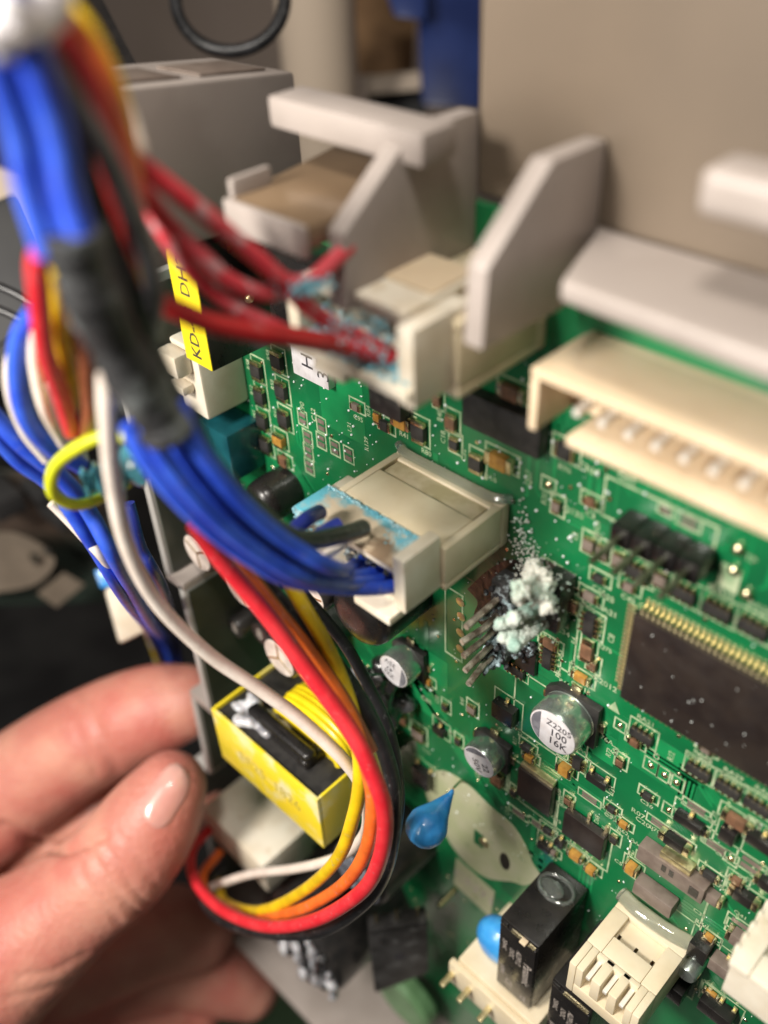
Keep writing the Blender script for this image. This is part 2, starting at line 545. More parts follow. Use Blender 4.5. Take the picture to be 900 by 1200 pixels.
# ================================================================== CIRCUIT BOARD
board = thing('circuit_board', 'green printed circuit board crowded with capacitors, chips, relays and white salt crust', 'circuit board')
B0u, B0v, B1u, B1v = -10.05, 3.2, 3.0, 20.9
MB().prism([W3(a, b, -.16) for a, b in [(B0u, 4.0), (-6.45, 4.0), (-6.45, B0v), (B1u, B0v), (B1u, B1v), (B0u, B1v)]], OUT * .16).build('board_panel', M['mask'], board, bevel=0.01)

tr = MB()


def trace(u0, v0, u1, v1, w):
    a, b = Vector((u0, v0)), Vector((u1, v1))
    d = (b - a)
    if d.length < 1e-4:
        return
    d.normalize()
    n = Vector((-d.y, d.x)) * w / 2
    q = [a + n, b + n, b - n, a - n]
    z = 0.0035
    tr.add([W3(p.x, p.y, 0.0005) for p in q] + [W3(p.x, p.y, z) for p in q], [[4, 5, 6, 7], [0, 1, 5, 4], [1, 2, 6, 5], [2, 3, 7, 6], [3, 0, 4, 7]])


# vertical bus lines under the long cream header, fan-outs round the processor
for i in range(34):
    u = -4.6 + i * 0.105
    if rng.random() < 0.25:
        continue
    v0 = 4.2 + rng.uniform(0, 0.3)
    v1 = 5.55 + rng.uniform(-0.3, 0.7)
    trace(u, v0, u, v1, rng.choice([0.03, 0.045, 0.07]))
    du = rng.uniform(-0.25, 0.25)
    trace(u, v1, u + du, v1 + abs(du), 0.03)
for i in range(150):
    u = rng.uniform(-9.6, 0.5)
    v = rng.uniform(5, 20)
    w = rng.choice([0.025, 0.03, 0.04, 0.08])
    l = rng.uniform(0.3, 1.6)
    k = rng.randrange(3)
    n = rng.choice([1, 1, 2, 3, 4])
    for j in range(n):
        o = j * w * 2.2
        if k == 0:
            trace(u, v + o, u + l, v + o, w); trace(u + l, v + o, u + l + .2, v + o + .2, w)
        elif k == 1:
            trace(u + o, v, u + o, v + l, w); trace(u + o, v + l, u + o + .2, v + l + .2, w)
        else:
            trace(u + o, v, u + o + l * .7, v + l * .7, w)
for (px, py, w_, h_) in [(770, 890, 1.0, .7), (830, 570, 1.3, .5), (500, 800, .8, 1.4), (400, 470, .8, 1.0), (480, 940, .6, 1.0), (700, 870, .5, .5), (560, 1000, 1.0, 1.6)]:
    u, v = P(px, py)
    trace(u - w_ / 2, v, u + w_ / 2, v, h_)
tr.build('copper_trace', M['trace'], board, kind='stuff', smooth=0)

via = MB()
for i in range(170):
    u, v = rng.uniform(-9.5, 0.4), rng.uniform(4.8, 18)
    via.lathe(u, v, [(0.028, 0.004), (0.022, 0.012)], 8)
via.build('solder_via', M['tin'], board, kind='stuff')

silk = MB()
SZ = 0.006


def srect(u, v, w, h, lw=0.022, cut=0.0):
    for (a, b, c, d) in [(u - w / 2, u + w / 2, v - h / 2, v - h / 2 + lw), (u - w / 2, u + w / 2, v + h / 2 - lw, v + h / 2),
                         (u - w / 2, u - w / 2 + lw, v - h / 2 + lw, v + h / 2 - lw), (u + w / 2 - lw, u + w / 2, v - h / 2 + lw, v + h / 2 - lw)]:
        silk.box(a, b, c, d, 0.001, SZ)


def stext(body, u, v, size, vert=False):
    if vert:
        textmesh(body, size, silk, W3(u, v, SZ), UP, -UX, bold=0.015)
    else:
        textmesh(body, size, silk, W3(u, v, SZ), UX, UP, bold=0.015)


SH = {}


def shared(key, fn):
    if key not in SH:
        SH[key] = fn()
    return SH[key]


def lbox(w, l, h, mat, bevel=0.012, h0=0.0):
    return shared((w, l, h, mat, h0), lambda: MB().box(-w / 2, w / 2, -l / 2, l / 2, h0, h).mesh('body', M[mat], bevel))


def at(o, u, v, h=0.0):
    o.location = W3(u, v, h)
    return o


RN = [0]


def chip(px, py, o='u', L=0.22, Wd=0.12, H=0.07, mat='blackm', name='chip_resistor', sk=True, txt=None, term=True):
    """two-terminal chip: body > two terminals"""
    u, v = P(px, py, H)
    e = L * 0.2
    if o == 'u':
        b = at(put(name, lbox(L - 2 * e, Wd, H, mat), board), u, v, 0.004)
        tm = lbox(e, Wd * 0.96, H * 0.92, 'tin')
        offs = [W3(-(L - e) / 2, 0, 0), W3((L - e) / 2, 0, 0)]
        if sk:
            srect(u, v, L + .12, Wd + .10)
    else:
        b = at(put(name, lbox(Wd, L - 2 * e, H, mat), board), u, v, 0.004)
        tm = lbox(Wd * 0.96, e, H * 0.92, 'tin')
        offs = [W3(0, -(L - e) / 2, 0), W3(0, (L - e) / 2, 0)]
        if sk:
            srect(u, v, Wd + .10, L + .12)
    if term:
        for f in offs:
            t = put('terminal', tm, b)
            t.location = f
    if not txt and sk and rng.random() < .75:
        txt = rng.choice('RCRCL') + str(rng.randrange(1, 99))
    if txt:
        if o == 'u':
            stext(txt, u, v + Wd / 2 + .13, 0.1)
        else:
            stext(txt, u - Wd / 2 - .12, v, 0.1, True)
    return b


def array(px, py, o='u', n=4, pitch=0.075, Wd=0.16, H=0.07, mat='blackm', txt=None):
    """resistor array: body > n terminals on both long sides"""
    u, v = P(px, py, H)
    L = n * pitch
    if o == 'u':
        b = at(put('resistor_array', lbox(L, Wd, H, mat), board), u, v, 0.004)
        tm = lbox(pitch * .55, 0.07, H * .8, 'tin')
        offs = [W3((i - (n - 1) / 2) * pitch, s * (Wd / 2 + .02), 0) for i in range(n) for s in (-1, 1)]
        srect(u, v, L + .1, Wd + .22, .018)
    else:
        b = at(put('resistor_array', lbox(Wd, L, H, mat), board), u, v, 0.004)
        tm = lbox(0.07, pitch * .55, H * .8, 'tin')
        offs = [W3(s * (Wd / 2 + .02), (i - (n - 1) / 2) * pitch, 0) for i in range(n) for s in (-1, 1)]
        srect(u, v, Wd + .22, L + .1, .018)
    for f in offs:
        put('terminal', tm, b).location = f
    txt = txt or 'RA' + str(rng.randrange(1, 40))
    if txt:
        stext(txt, u, v - Wd / 2 - .17 if o == 'u' else v - L / 2 - .13, 0.1)
    return b


def pad(px, py, w=0.2, h=0.2, r=0.05, sq=None):
    u, v = P(px, py)
    srect(u, v, w, h, .02)
    mb = MB()
    if sq:
        mb.box(u - w * .3, u + w * .3, v - h * .32, v - h * .08, 0.001, 0.012)
        mb.box(u - w * .3, u + w * .3, v + h * .08, v + h * .32, 0.001, 0.012)
    else:
        mb.lathe(u, v, [(r, 0.002), (r * .8, 0.02), (r * .3, 0.03)], 10)
    return mb.build('solder_pad', M['tin'] if not sq else M['taupe'], board)


def sot(px, py, w=0.26, l=0.15, H=0.1, top=2, bot=1, o='u', mat='black', name='transistor'):
    """small transistor: body > leads"""
    u, v = P(px, py, H)
    if o == 'u':
        b = at(put(name, lbox(w, l, H, mat, 0.015), board), u, v, 0.01)
    else:
        b = at(put(name, lbox(l, w, H, mat, 0.015), board), u, v, 0.01)
    ld = shared(('lead',), lambda: MB().box(-.028, .028, -.045, .045, 0, .03).box(-.028, .028, .0, .03, .03, .06).mesh('lead', M['gold'], 0.008))
    for n, s in ((top, -1), (bot, 1)):
        for i in range(n):
            x = (i - (n - 1) / 2) * (w * .8 / max(1, n - 1)) if n > 1 else 0
            q = put('lead', ld, b)
            if o == 'u':
                q.location = W3(x, s * (l / 2 + .035), 0)
            else:
                q.location = W3(s * (l / 2 + .035), x, 0)
                q.rotation_euler = (0, math.pi / 2, 0)
    srect(u, v, w + .14 if o == 'u' else l + .25, l + .25 if o == 'u' else w + .14, .018)
    return b


# ---------------- small surface parts, one by one (photograph position -> board)
for a in [(750, 864), (816, 906), (851, 927), (885, 947), (745, 673), (797, 697), (838, 718), (880, 738)]:
    array(*a, 'u', 4, .07, .12)
array(675, 896, 'v', 3, .07, .12); array(689, 734, 'v', 4, .08, .13, txt='RA5'); array(640, 773, 'v', 4, .08, .12)
array(659, 791, 'u', 4, .07, .1) if False else None
array(602, 787, 'u', 4, .07, .11)
for a in [(298, 436), (302, 466), (305, 495), (309, 523), (322, 425), (327, 460), (330, 493)]:
    chip(*a, 'v', .30, .2, .08, 'blackm', txt=rng.choice(['R61', 'R58', 'C40', 'R12']))
chip(324, 518, 'v', .22, .2, .1, 'ochre', 'chip_capacitor'); chip(330, 542, 'u', .22, .16, .08, 'brown', 'chip_capacitor')
for a in [(361, 513), (377, 498), (377, 517), (393, 525), (362, 530), (363, 547), (339, 564), (409, 533), (355, 490)]:
    pad(*a, .2, .26, sq=True)
chip(467, 496, 'u', .3, .16, .09, 'ochre', 'chip_capacitor'); chip(488, 508, 'v', .3, .2, .08); chip(449, 500, 'u', .2, .14, .06)
chip(582, 543, 'u', .36, .18, .1, 'ochre', 'chip_capacitor'); chip(555, 545, 'v', .25, .17, .08); chip(596, 462, 'u', .34, .16, .1, 'brown', 'chip_capacitor')
chip(526, 497, 'v', .22, .14, .07, 'brown', 'chip_capacitor'); chip(530, 522, 'v', .18, .12, .06)
chip(660, 530, 'u', .24, .2, .06, 'blackm'); pad(643, 568, .2, .2); pad(808, 612, .26, .16, sq=True); pad(780, 598, .18, .12, sq=True)
for a in [(688, 640), (704, 649), (723, 658), (772, 681)]:
    chip(*a, 'v', .2, .13, .06, 'taupe', 'chip_capacitor')
pad(647, 666, .28, .22, sq=True); pad(666, 677, .2, .2); chip(689, 701, 'u', .22, .11, .06, 'taupe', 'chip_capacitor')
chip(669, 712, 'v', .2, .12, .07, 'brown', 'chip_capacitor'); chip(686, 765, 'v', .34, .15, .07, 'brown', txt='R4'); chip(642, 756, 'u', .26, .12, .06, 'brown', 'chip_capacitor')
chip(679, 796, 'u', .26, .13, .06, 'ochre', 'chip_capacitor', txt='C2012'); chip(692, 781, 'v', .18, .12, .06, 'brown', 'chip_capacitor')
pad(727, 850, .17, .2, .04); pad(763, 897, .2, .24, .045); pad(779, 908, .2, .24, .045); pad(793, 917, .2, .24, .045)
pad(784, 949, .18, .22, .04); pad(751, 1004, .16, .2, .04); pad(857, 1006, .18, .22, .045)
sot(698, 917, .28, .12, .1, 2, 0); sot(805, 966, .34, .14, .11, 1, 0); sot(890, 991, .32, .16, .12, 1, 1); sot(851, 981, .18, .22, .12, 1, 1)
sot(636, 994, .2, .14, .1, 2, 1); sot(654, 990, .14, .12, .1, 1, 1); sot(588, 838, .34, .3, .14, 1, 0); sot(492, 913, .34, .4, .14, 2, 0); sot(513, 858, .22, .14, .09, 1, 1)
for a in [(691, 935), (816, 947), (773, 966), (800, 984), (839, 992), (631, 967), (608, 953)]:
    pad(*a, .36, .16, sq=True)
for a in [(880, 1014), (867, 1086)]:
    pad(*a, .36, .3, sq=True)
chip(788, 990, 'u', .40, .15, .12, 'black', 'diode', sk=False); chip(861, 965, 'u', .34, .16, .08, 'brown', 'chip_capacitor')
chip(737, 1021, 'u', .2, .16, .12, 'ochre', 'chip_capacitor'); chip(659, 905, 'u', .24, .16, .11, 'ochre', 'chip_capacitor')
chip(830, 1028, 'u', .24, .11, .07); chip(869, 1055, 'u', .36, .16, .12, 'black', 'diode'); chip(897, 1040, 'u', .3, .14, .1, 'black', 'diode')
chip(863, 1105, 'u', .30, .2, .14, 'taupe', 'diode'); chip(831, 1054, 'u', .3, .16, .12, 'taupe', 'diode', sk=False)
sot(816, 1118, .24, .30, .22, 1, 0); sot(845, 1139, .34, .22, .18, 1, 0, mat='taupe'); sot(786, 1164, .3, .3, .25, 1, 0); sot(836, 1190, .44, .24, .2, 3, 3)
chip(832, 1167, 'u', .22, .14, .06, 'ochre', 'chip_capacitor'); chip(615, 878, 'u', .2, .1, .08, 'blackm'); chip(618, 890, 'u', .2, .1, .08, 'ochre', 'chip_capacitor')
chip(672, 1005, 'u', .26, .14, .1, 'ochre', 'chip_capacitor'); chip(690, 1022, 'u', .2, .12, .1, 'ochre', 'chip_capacitor'); chip(580, 915, 'v', .3, .2, .1, 'brown', 'chip_capacitor')
chip(488, 862, 'v', .3, .24, .08, 'taupe', 'chip_capacitor'); chip(470, 845, 'v', .24, .16, .08, 'brown', 'chip_capacitor'); chip(551, 833, 'v', .2, .14, .06, 'taupe', 'chip_capacitor')
chip(640, 975, 'u', .2, .1, .06); chip(715, 950, 'u', .16, .09, .06); chip(604, 700, 'v', .2, .12, .06)
for a in [(540, 705), (541, 722), (540, 741), (540, 760)]:
    u, v = P(*a)
    MB().lathe(u, v, [(.07, .001), (.07, .014), (.03, .02)], 14).build('solder_pad', M['gold'], board)
u, v = P(532, 732)
srect(u, v, .32, 1.25, .03)
for a, r in [((867, 642), .06), ((862, 667), .055), ((877, 695), .06), ((700, 832), .05), ((672, 808), .05)]:
    u, v = P(*a)
    MB().lathe(u, v, [(r, .001), (r * .9, .05), (r * .4, .07)], 14).build('test_point', M['tin'], board)
u, v = P(855, 677)
silk.box(u - .1, u + .1, v - .14, v + .14, .001, SZ)
# printed designators
for (t, px, py, s, vt) in [('R07', 748, 953, .12, 0), ('C201', 756, 965, .12, 0), ('R12', 787, 886, .1, 1), ('C9', 770, 886, .1, 1), ('C76A', 708, 865, .11, 0), ('C2012', 709, 801, .12, 0),
                           ('RA21', 712, 716, .11, 0), ('R25', 712, 700, .11, 0), ('C8', 717, 748, .11, 1), ('R9', 655, 790, .11, 1), ('Q3', 717, 925, .1, 1), ('R14', 711, 949, .1, 0),
                           ('C31', 715, 957, .1, 0), ('D4', 762, 988, .1, 1), ('C5', 725, 1010, .1, 0), ('R3', 740, 997, .1, 0), ('R71', 822, 1082, .1, 0), ('C33', 820, 1070, .1, 0), ('R8', 870, 1030, .1, 0),
                           ('C77', 838, 957, .1, 1), ('C20', 888, 968, .1, 1), ('U6', 858, 1030, .1, 0), ('R44', 760, 680, .1, 0), ('C50', 850, 700, .1, 0), ('L2', 560, 908, .12, 1), ('R17', 604, 868, .1, 1),
                           ('CN4', 690, 550, .13, 0), ('C65', 500, 820, .12, 0), ('TP', 880, 655, .1, 0), ('R90', 355, 478, .12, 1), ('C12', 368, 486, .12, 1), ('IC2', 752, 1152, .12, 0), ('C88', 820, 1160, .1, 0),
                           ('+', 745, 875, .14, 0), ('R66', 662, 800, .1, 0), ('J2', 610, 860, .1, 0)]:
    u, v = P(px, py)
    stext(t, u, v, s, vt)
for (px, py) in [(812, 889), (847, 911), (881, 931), (822, 893), (857, 915), (768, 972), (834, 962), (846, 1040), (812, 1012), (880, 1032), (742, 985), (700, 960), (722, 880), (868, 1072), (890, 1062), (846, 1002),
                 (660, 940), (652, 960), (620, 1000), (838, 690), (806, 690), (700, 620), (672, 600), (735, 560), (655, 700), (660, 740), (672, 780), (710, 760), (600, 920), (595, 950), (480, 830), (500, 880), (520, 905), (410, 500), (430, 520), (500, 530), (575, 560), (620, 560)]:
    u, v = P(px, py)
    stext(rng.choice(['R', 'C', 'D', 'Q', 'L']) + str(rng.randrange(1, 140)), u, v, rng.choice([.09, .1, .11]), rng.random() < .4)
for (px, py, oo) in [(742, 872, 'u'), (725, 895, 'v'), (826, 880, 'u'), (757, 935, 'u'), (729, 968, 'u'), (765, 1000, 'u'), (876, 975, 'v'), (820, 975, 'u'), (862, 1034, 'u'), (885, 1110, 'v'), (878, 1130, 'u'), (830, 1100, 'u'), (600, 930, 'v'), (646, 1000, 'u'),
                     (718, 985, 'v'), (664, 940, 'v'), (520, 830, 'v'), (535, 870, 'v'), (500, 800, 'u'), (440, 490, 'v'), (415, 478, 'u'), (510, 470, 'v'), (650, 595, 'v'), (690, 590, 'u'), (700, 680, 'u'), (735, 690, 'u'), (655, 725, 'v')]:
    chip(px, py, oo, .17, .1, .06, rng.choice(['blackm', 'brown', 'taupe', 'ochre']), rng.choice(['chip_resistor', 'chip_capacitor']))
u, v = P(720, 829)
silk.prism([W3(u - .08, v + .06, .001), W3(u + .08, v + .06, .001), W3(u, v - .1, .001)], OUT * .005)
# large outline boxes
for (px, py, w, h) in [(645, 845, 1.15, 1.15), (770, 610, 1.2, .5), (655, 745, .5, 1.0), (682, 980, .9, .75), (625, 928, .85, .85), (780, 1035, 1.1, .75)]:
    u, v = P(px, py)
    srect(u, v, w, h, .025)
silk.build('silkscreen_print', M['silk'], board, kind='stuff', smooth=0)


# beige printed patches with their slots
def blobpatch(pts, z=.008):
    q = [P(*p) for p in pts]
    q = smoothpath([W3(a, b, .001) for a, b in q] + [W3(*q[0], .001)], 5)[:-1]
    return MB().prism(q, OUT * z)


pp = blobpatch([(497, 907), (520, 903), (548, 919), (575, 945), (600, 966), (616, 990), (625, 1012), (633, 1027), (616, 1037), (600, 1033), (572, 1029), (548, 1013), (528, 988), (513, 958), (500, 932)], .005).build('silkscreen_patch', M['patch'], board, 'large pale beige printed patch with a dark slot', smooth=0)
u, v = P(592, 1009)
MB().prism([W3(u + .10 * math.cos(k * .5236), v + .22 * math.sin(k * .5236), .008) for k in range(12)], OUT * .004).build('board_slot', M['char_and_shadow'], pp)
u, v = P(563, 985)
MB().box(u - .12, u + .06, v - .2, v + .16, .008, .012).build('board_slot', M['mask'], pp)
MB().lathe(u + .08, v - .05, [(.1, .009), (.09, .03), (.04, .04)], 12).build('solder_pad', M['gold'], pp)
pq = MB()
u, v = P(556, 1040)
pq.prism([W3(*P(a, b), .001) for a, b in [(535, 1005), (580, 1045), (575, 1075), (532, 1035)]], OUT * .008)
po = pq.build('silkscreen_patch', M['patch'], board, 'small square beige printed patch with faint grey lettering', smooth=0)
mb = MB()
textmesh('CN71', .36, mb, W3(u, v, .0105), UX, UP, bold=.01)
po2 = mb.build('lettering', M['print'], po, smooth=0)

# ---------------- the processor
qu0, qu1, qv0, qv1 = -3.10, -1.30, 6.84, 8.12
qc = MB().box(qu0, qu1, qv0, qv1, .03, .15).build('processor_chip', M['epoxy'], board, 'large dark brown square processor chip ringed with gold leads', bevel=.02)
gl = shared(('gull',), lambda: MB().box(-.017, .017, -.02, .06, .075, .1).box(-.017, .017, .045, .07, .01, .1).box(-.017, .017, .05, .15, .0, .022).mesh('lead', M['gold'], .006))
n = 0
for side, L0, L1 in (('t', qu0, qu1), ('b', qu0, qu1), ('l', qv0, qv1), ('r', qv0, qv1)):
    k = int((L1 - L0 - .1) / .062)
    for i in range(k + 1):
        x = L0 + .06 + i * (L1 - L0 - .12) / k
        o = put('lead', gl, qc)
        if side == 't':
            o.location = W3(x, qv0, 0); o.rotation_euler = (0, 0, 0)
            o.scale = (1, 1, -1)
            o.scale = (1, 1, 1); o.rotation_euler = (0, math.pi, 0)
        elif side == 'b':
            o.location = W3(x, qv1, 0)
        elif side == 'l':
            o.location = W3(qu0, x, 0); o.rotation_euler = (0, math.pi / 2, 0)
        else:
            o.location = W3(qu1, x, 0); o.rotation_euler = (0, -math.pi / 2, 0)


# ---------------- dark ICs
def soic(pc, w, l, H, mat, name, label, topbar=False, leads=0, oo='u'):
    u, v = P(*pc, H)
    o = at(put(name, lbox(w, l, H, mat, .02, .02), board, label), u, v)
    if topbar:
        q = put('tab', lbox(w * .96, .07, H * .75, 'gold', .01), o)
        q.location = W3(0, -l / 2 - .035, 0)
        for i in range(4):
            q = put('lead', lbox(.05, .12, .03, 'gold', .006), o); q.location = W3((i - 1.5) * w * .26, l / 2 + .05, 0)
    ld = lbox(.05, .13, .04, 'gold', .008)
    for i in range(leads):
        for s in (-1, 1):
            q = put('lead', ld, o)
            q.location = W3((i - (leads - 1) / 2) * w * .85 / max(1, leads - 1), s * (l / 2 + .06), 0)
    return o


soic((625, 929), .55, .62, .14, 'epoxy', 'power_transistor', 'square black power transistor with gold tab along its upper edge', True)
soic((682, 980), .62, .5, .14, 'epoxy', 'integrated_circuit', 'brownish black chip beside the relay with gold leads', False, 3)
soic((585, 498), 1.0, .42, .18, 'blackm', 'integrated_circuit', 'long black chip under the top connector')
soic((450, 470), .5, .4, .2, 'blackm', 'integrated_circuit', 'black chip behind the plug with salt', False, 5)
soic((648, 768), .3, .3, .08, 'epoxy', 'integrated_circuit', 'small brown chip beside the crusted pins') if False else None
u, v = P(620, 770)
MB().box(u - .16, u + .14, v - .2, v + .2, 0, .07).build('integrated_circuit', M['epoxy'], board, 'small brown chip just below the crusted pins', bevel=.01)

# taupe switch block with two black slots
u, v = P(789, 1022, .12)
o = MB().box(u - .46, u + .42, v - .15, v + .15, 0, .18).build('slide_switch', M['taupe'], board, 'taupe slide switch body with gold cover and two black slots', bevel=.015)
MB().box(u - .2, u + .2, v - .27, v - .155, 0, .15).build('cover', M['gold'], o, bevel=.012)
for k in (-.1, .0):
    MB().box(u + k - .03, u + k + .03, v - .1, v + .02, .17, .184).build('slot', M['black'], o)
MB().box(u + .24, u + .36, v - .07, v + .09, .17, .186).build('slot', M['black'], o)
for k in (-.3, .05, .35):
    MB().box(u + k - .04, u + k + .04, v + .155, v + .25, 0, .04).build('lead', M['gold'], o)
u, v = P(769, 1049, .1)
MB().box(u - .28, u + .26, v - .12, v + .14, 0, .2).build('crystal_case', M['taupe'], board, 'dark taupe block just above the white three pin header', bevel=.03)
u, v = P(803, 1142, .3)
o = MB().lathe(u, v, [(.14, 0), (.14, .28), (.12, .31), (.05, .315)], 24).build('trimmer', M['alu'], board, 'small round bluish metal trimmer beside the white header')

# ---------------- silver capacitors
def alucap(tp, H, r, lines, label, rot=0.0, band=-1):
    u, v = P(*tp, H)
    c = MB().lathe(u, v, [(r * .97, .1), (r, .12), (r, H * .25), (r * .975, H * .28), (r, H * .33), (r, H - .05), (r * .93, H)], 40).build(
        'aluminium_capacitor', M['alu'], board, label, smooth=50)
    MB().prism([W3(u + x * r * 1.08, v + y * r * 1.02, 0.01) for x, y in [(-1, -.6), (-.6, -1), (1, -1), (1, 1), (-.6, 1), (-1, .6)]], OUT * .1).build('base', M['blackm'], c, bevel=.015)
    for s in (-1, 1):
        q = MB().box(u - .07, u + .07, v + s * r * 1.08 - .08, v + s * r * 1.08 + .08, 0, .05).build('lead', M['tin'], c, bevel=.02)
        q = MB().box(u + s * r * 1.1 - .06, u + s * r * 1.1 + .06, v - .07, v + .07, 0, .05).build('lead', M['tin'], c, bevel=.02)
    MB().lathe(u, v, [(r * .925, H - .002), (r * .90, H + .004)], 40).build('end_cap', M['alutop'], c)
    cr, sr = math.cos(rot), math.sin(rot)
    pts = []
    for k in range(13):
        a = math.radians(125 + 110 * k / 12)
        pts.append((math.cos(a) * r * .86, math.sin(a) * r * .86))
    mk = MB().prism([W3(u + x * cr - y * sr, v + x * sr + y * cr, H + .003) for x, y in pts], OUT * .004)
    mk.build('polarity_mark', M['inkgrey'], c, smooth=0)
    xd = (UX * cr - UP * sr)
    yd = (UP * cr + UX * sr)
    for (st, dy, sz) in lines:
        t = MB()
        textmesh(st, sz, t, W3(u, v, H + .0055) + xd * (.09 * r / .35) + yd * dy, xd, yd, bold=.012)
        t.build('lettering', M['ink'], c, smooth=0)
    return c


alucap((647, 858), .46, .345, [('Z2205', .14, .135), ('100', .0, .165), ('16K', -.15, .165)], 'silver capacitor printed Z2205 100 16K near the processor', 0.0)
alucap((561, 893), .36, .28, [('22', .1, .15), ('50V', -.06, .15)], 'flat silver capacitor above the blue teardrop part', 1.2)
alucap((461, 787), .40, .285, [('Z22', .12, .12), ('47', .0, .13), ('35V', -.13, .13)], 'silver capacitor below the blue stained connector', 3.3)


# ---------------- black sleeved capacitors with scored tops
def radcap(tp, H, r, label, rot, top='vent', lit=True):
    u, v = P(*tp, H)
    if not lit:
        return MB().lathe(u, v, [(r, 0.0), (r, H - .2), (r * .95, H - .1), (r * .82, H - .03), (r * .6, H + .01), (r * .3, H + .03)], 36).build('choke', M['black'], board, label, smooth=70)
    c = MB().lathe(u, v, [(r, 0.0), (r, H - .1), (r * .97, H - .03), (r * .88, H)], 36).build('electrolytic_capacitor', M['sleevecap'], board, label, smooth=50)
    t = MB().lathe(u, v, [(r * .86, H - .004), (r * .84, H + .008)], 36).build('vent_top', M[top], c)
    for k in range(3 if lit else 0):
        a = rot + k * 2.094
        d = Vector((math.cos(a), 0, math.sin(a)))
        n = Vector((-d.z, 0, d.x)) * .018
        p = W3(u, v, H + .0075)
        MB().prism([p + n, p + d * r * .78 + n, p + d * r * .78 - n, p - n], OUT * .006).build('score_line', M['tin'], t)
    return c


radcap((231, 648), 1.25, .36, 'black capacitor with a scored tan top beside the tray wall', .6)
radcap((281, 690), 1.2, .36, 'black capacitor with a scored top half hidden by the red wire', .9)
radcap((327, 771), 1.15, .38, 'black capacitor with a scored pinkish top above the yellow transformer', 1.6)
radcap((300, 594), .62, .34, 'glossy black domed capacitor behind the blue wires', 0, 'black', False)
radcap((415, 725), .95, .5, 'fat glossy black choke under the stained connector', 0, 'black', False)
radcap((366, 700), 1.0, .26, 'slim capacitor with a shiny top between yellow and red wires', 0.3)
for tp, rr in (((273, 738), .2), ((302, 745), .22)):
    u, v = P(*tp, .9)
    c = MB().lathe(u, v, [(rr, 0), (rr, .8), (rr * .9, .86)], 24).build('small_capacitor', M['sleevecap'], board, 'small black can marked 8 beside the scored capacitors')
    MB().lathe(u, v, [(rr * 1.03, .42), (rr * 1.03, .5)], 24).build('band', M['bluegrey'], c)
    t = MB(); textmesh('8', .3, t, W3(u, v, .865), UX, UP); t.build('lettering', M['print'], c, smooth=0)
mb = MB()
u, v = P(435, 822, .6)
for i in range(16):
    mb.blob(W3(u + rng.uniform(-.3, .3), v + rng.uniform(-.35, .35), rng.uniform(.1, .6)), rng.uniform(.14, .25), 2)
lump(mb, 'glue_lump', M['glueblack'], board, 'glossy black glue lump between black wire and silver capacitor', .04, 5, .08, 4)

# ---------------- long cream header, upper right
H0, H1 = 0.0, .89
hu0, hu1, hv0, hv1 = -4.02, 1.2, 4.02, 4.60
hd = thing('x', 'x', 'x')
bpy.data.objects.remove(hd)
hb = MB()
hb.box(hu0, hu1, hv0, hv1, 0, .12)
hb.box(hu0, hu1, hv0 - .02, hv0 + .08, .12, H1)
hb.box(hu0 + .40, hu1, hv1 - .08, hv1 + .02, .12, H1)
hb.box(hu0, hu0 + .09, hv0 + .08, hv1 + .02, .12, H1)
hb.box(hu0 + .09, hu0 + .40, hv1 - .08, hv1 + .02, .12, .36)
hdr = hb.build('pin_header', M['cream'], board, 'long open cream pin header with a row of metal pins', bevel=.025)
for i in range(19):
    u = hu0 + .42 + i * .25
    MB().box(u - .035, u + .035, 4.30, 4.37, .12, .8).build('pin', M['steel'], hdr, bevel=.012)
    MB().box(u - .07, u + .07, 4.22, 4.38, .12, .17).build('pin_seat', M['cream'], hdr, bevel=.015)

# ---------------- black four pin header
ph0 = P(726, 600, .2); ph1 = P(822, 648, .2)
uu0, vv = -3.42, 5.80
pb = MB()
for i in range(4):
    pb.box(-3.40 + i * .235, -3.40 + i * .235 + .232, 5.70, 5.94, .0, .34)
pb.box(-3.38, -2.49, 5.72, 5.92, .02, .30)
pho = pb.build('pin_strip', M['black'], board, 'black strip with four long metal pins under the cream header', bevel=.04)
for i in range(4):
    u = -3.29 + i * .235
    MB().box(u - .03, u + .03, 5.79, 5.85, .2, .78).build('pin', M['darkpin'], pho, bevel=.01)

# ---------------- corroded pin headers
def tips(tp, h):
    return [P(a, b, h) for a, b in tp]


TA = tips([(546, 735), (541, 753), (543, 769), (545, 786), (549, 802)], .85)
c1 = MB()
u0 = sum(q[0] for q in TA) / 5
c1.box(u0 - .13, u0 + .13, TA[0][1] - .25, TA[-1][1] + .14, .0, .26)
co = c1.build('corroded_pin_strip', M['crustdark'], board, 'strip of five bent pins caked in dark blue grey salt', bevel=.04)
for i, (a, b) in enumerate(TA):
    j = rng.uniform(-.03, .03)
    mb = MB().tube([W3(u0 + j, b - .03, .1), W3(u0 + j * .5, b, .5), W3(a, b, .85)], .042, 6)
    mb.build('pin', M['pin'], co)
mb = MB()
for k in range(5):
    b = TA[k][1]
    for i in range(13):
        t = i / 12
        q0 = W3(u0, b + .05, .25).lerp(W3(TA[k][0], b + .03, .85), .0 + .5 * t)
        mb.blob(q0 + Vector((rng.gauss(0, .02), 0, rng.gauss(-.03, .03))), (rng.uniform(.02, .04), .04, rng.uniform(.02, .06)), 1, .2)
for i in range(70):
    mb.blob(W3(u0 + rng.gauss(.05, .08), rng.uniform(TA[0][1] - .2, TA[-1][1] + .15), rng.uniform(.15, .36)), rng.uniform(.02, .05), 1, .2)
for i in range(40):
    mb.blob(W3(u0 + .2 + rng.uniform(0, .22), TA[3][1] + rng.gauss(.05, .09), rng.uniform(.0, .12)), rng.uniform(.015, .04), 1, .2)
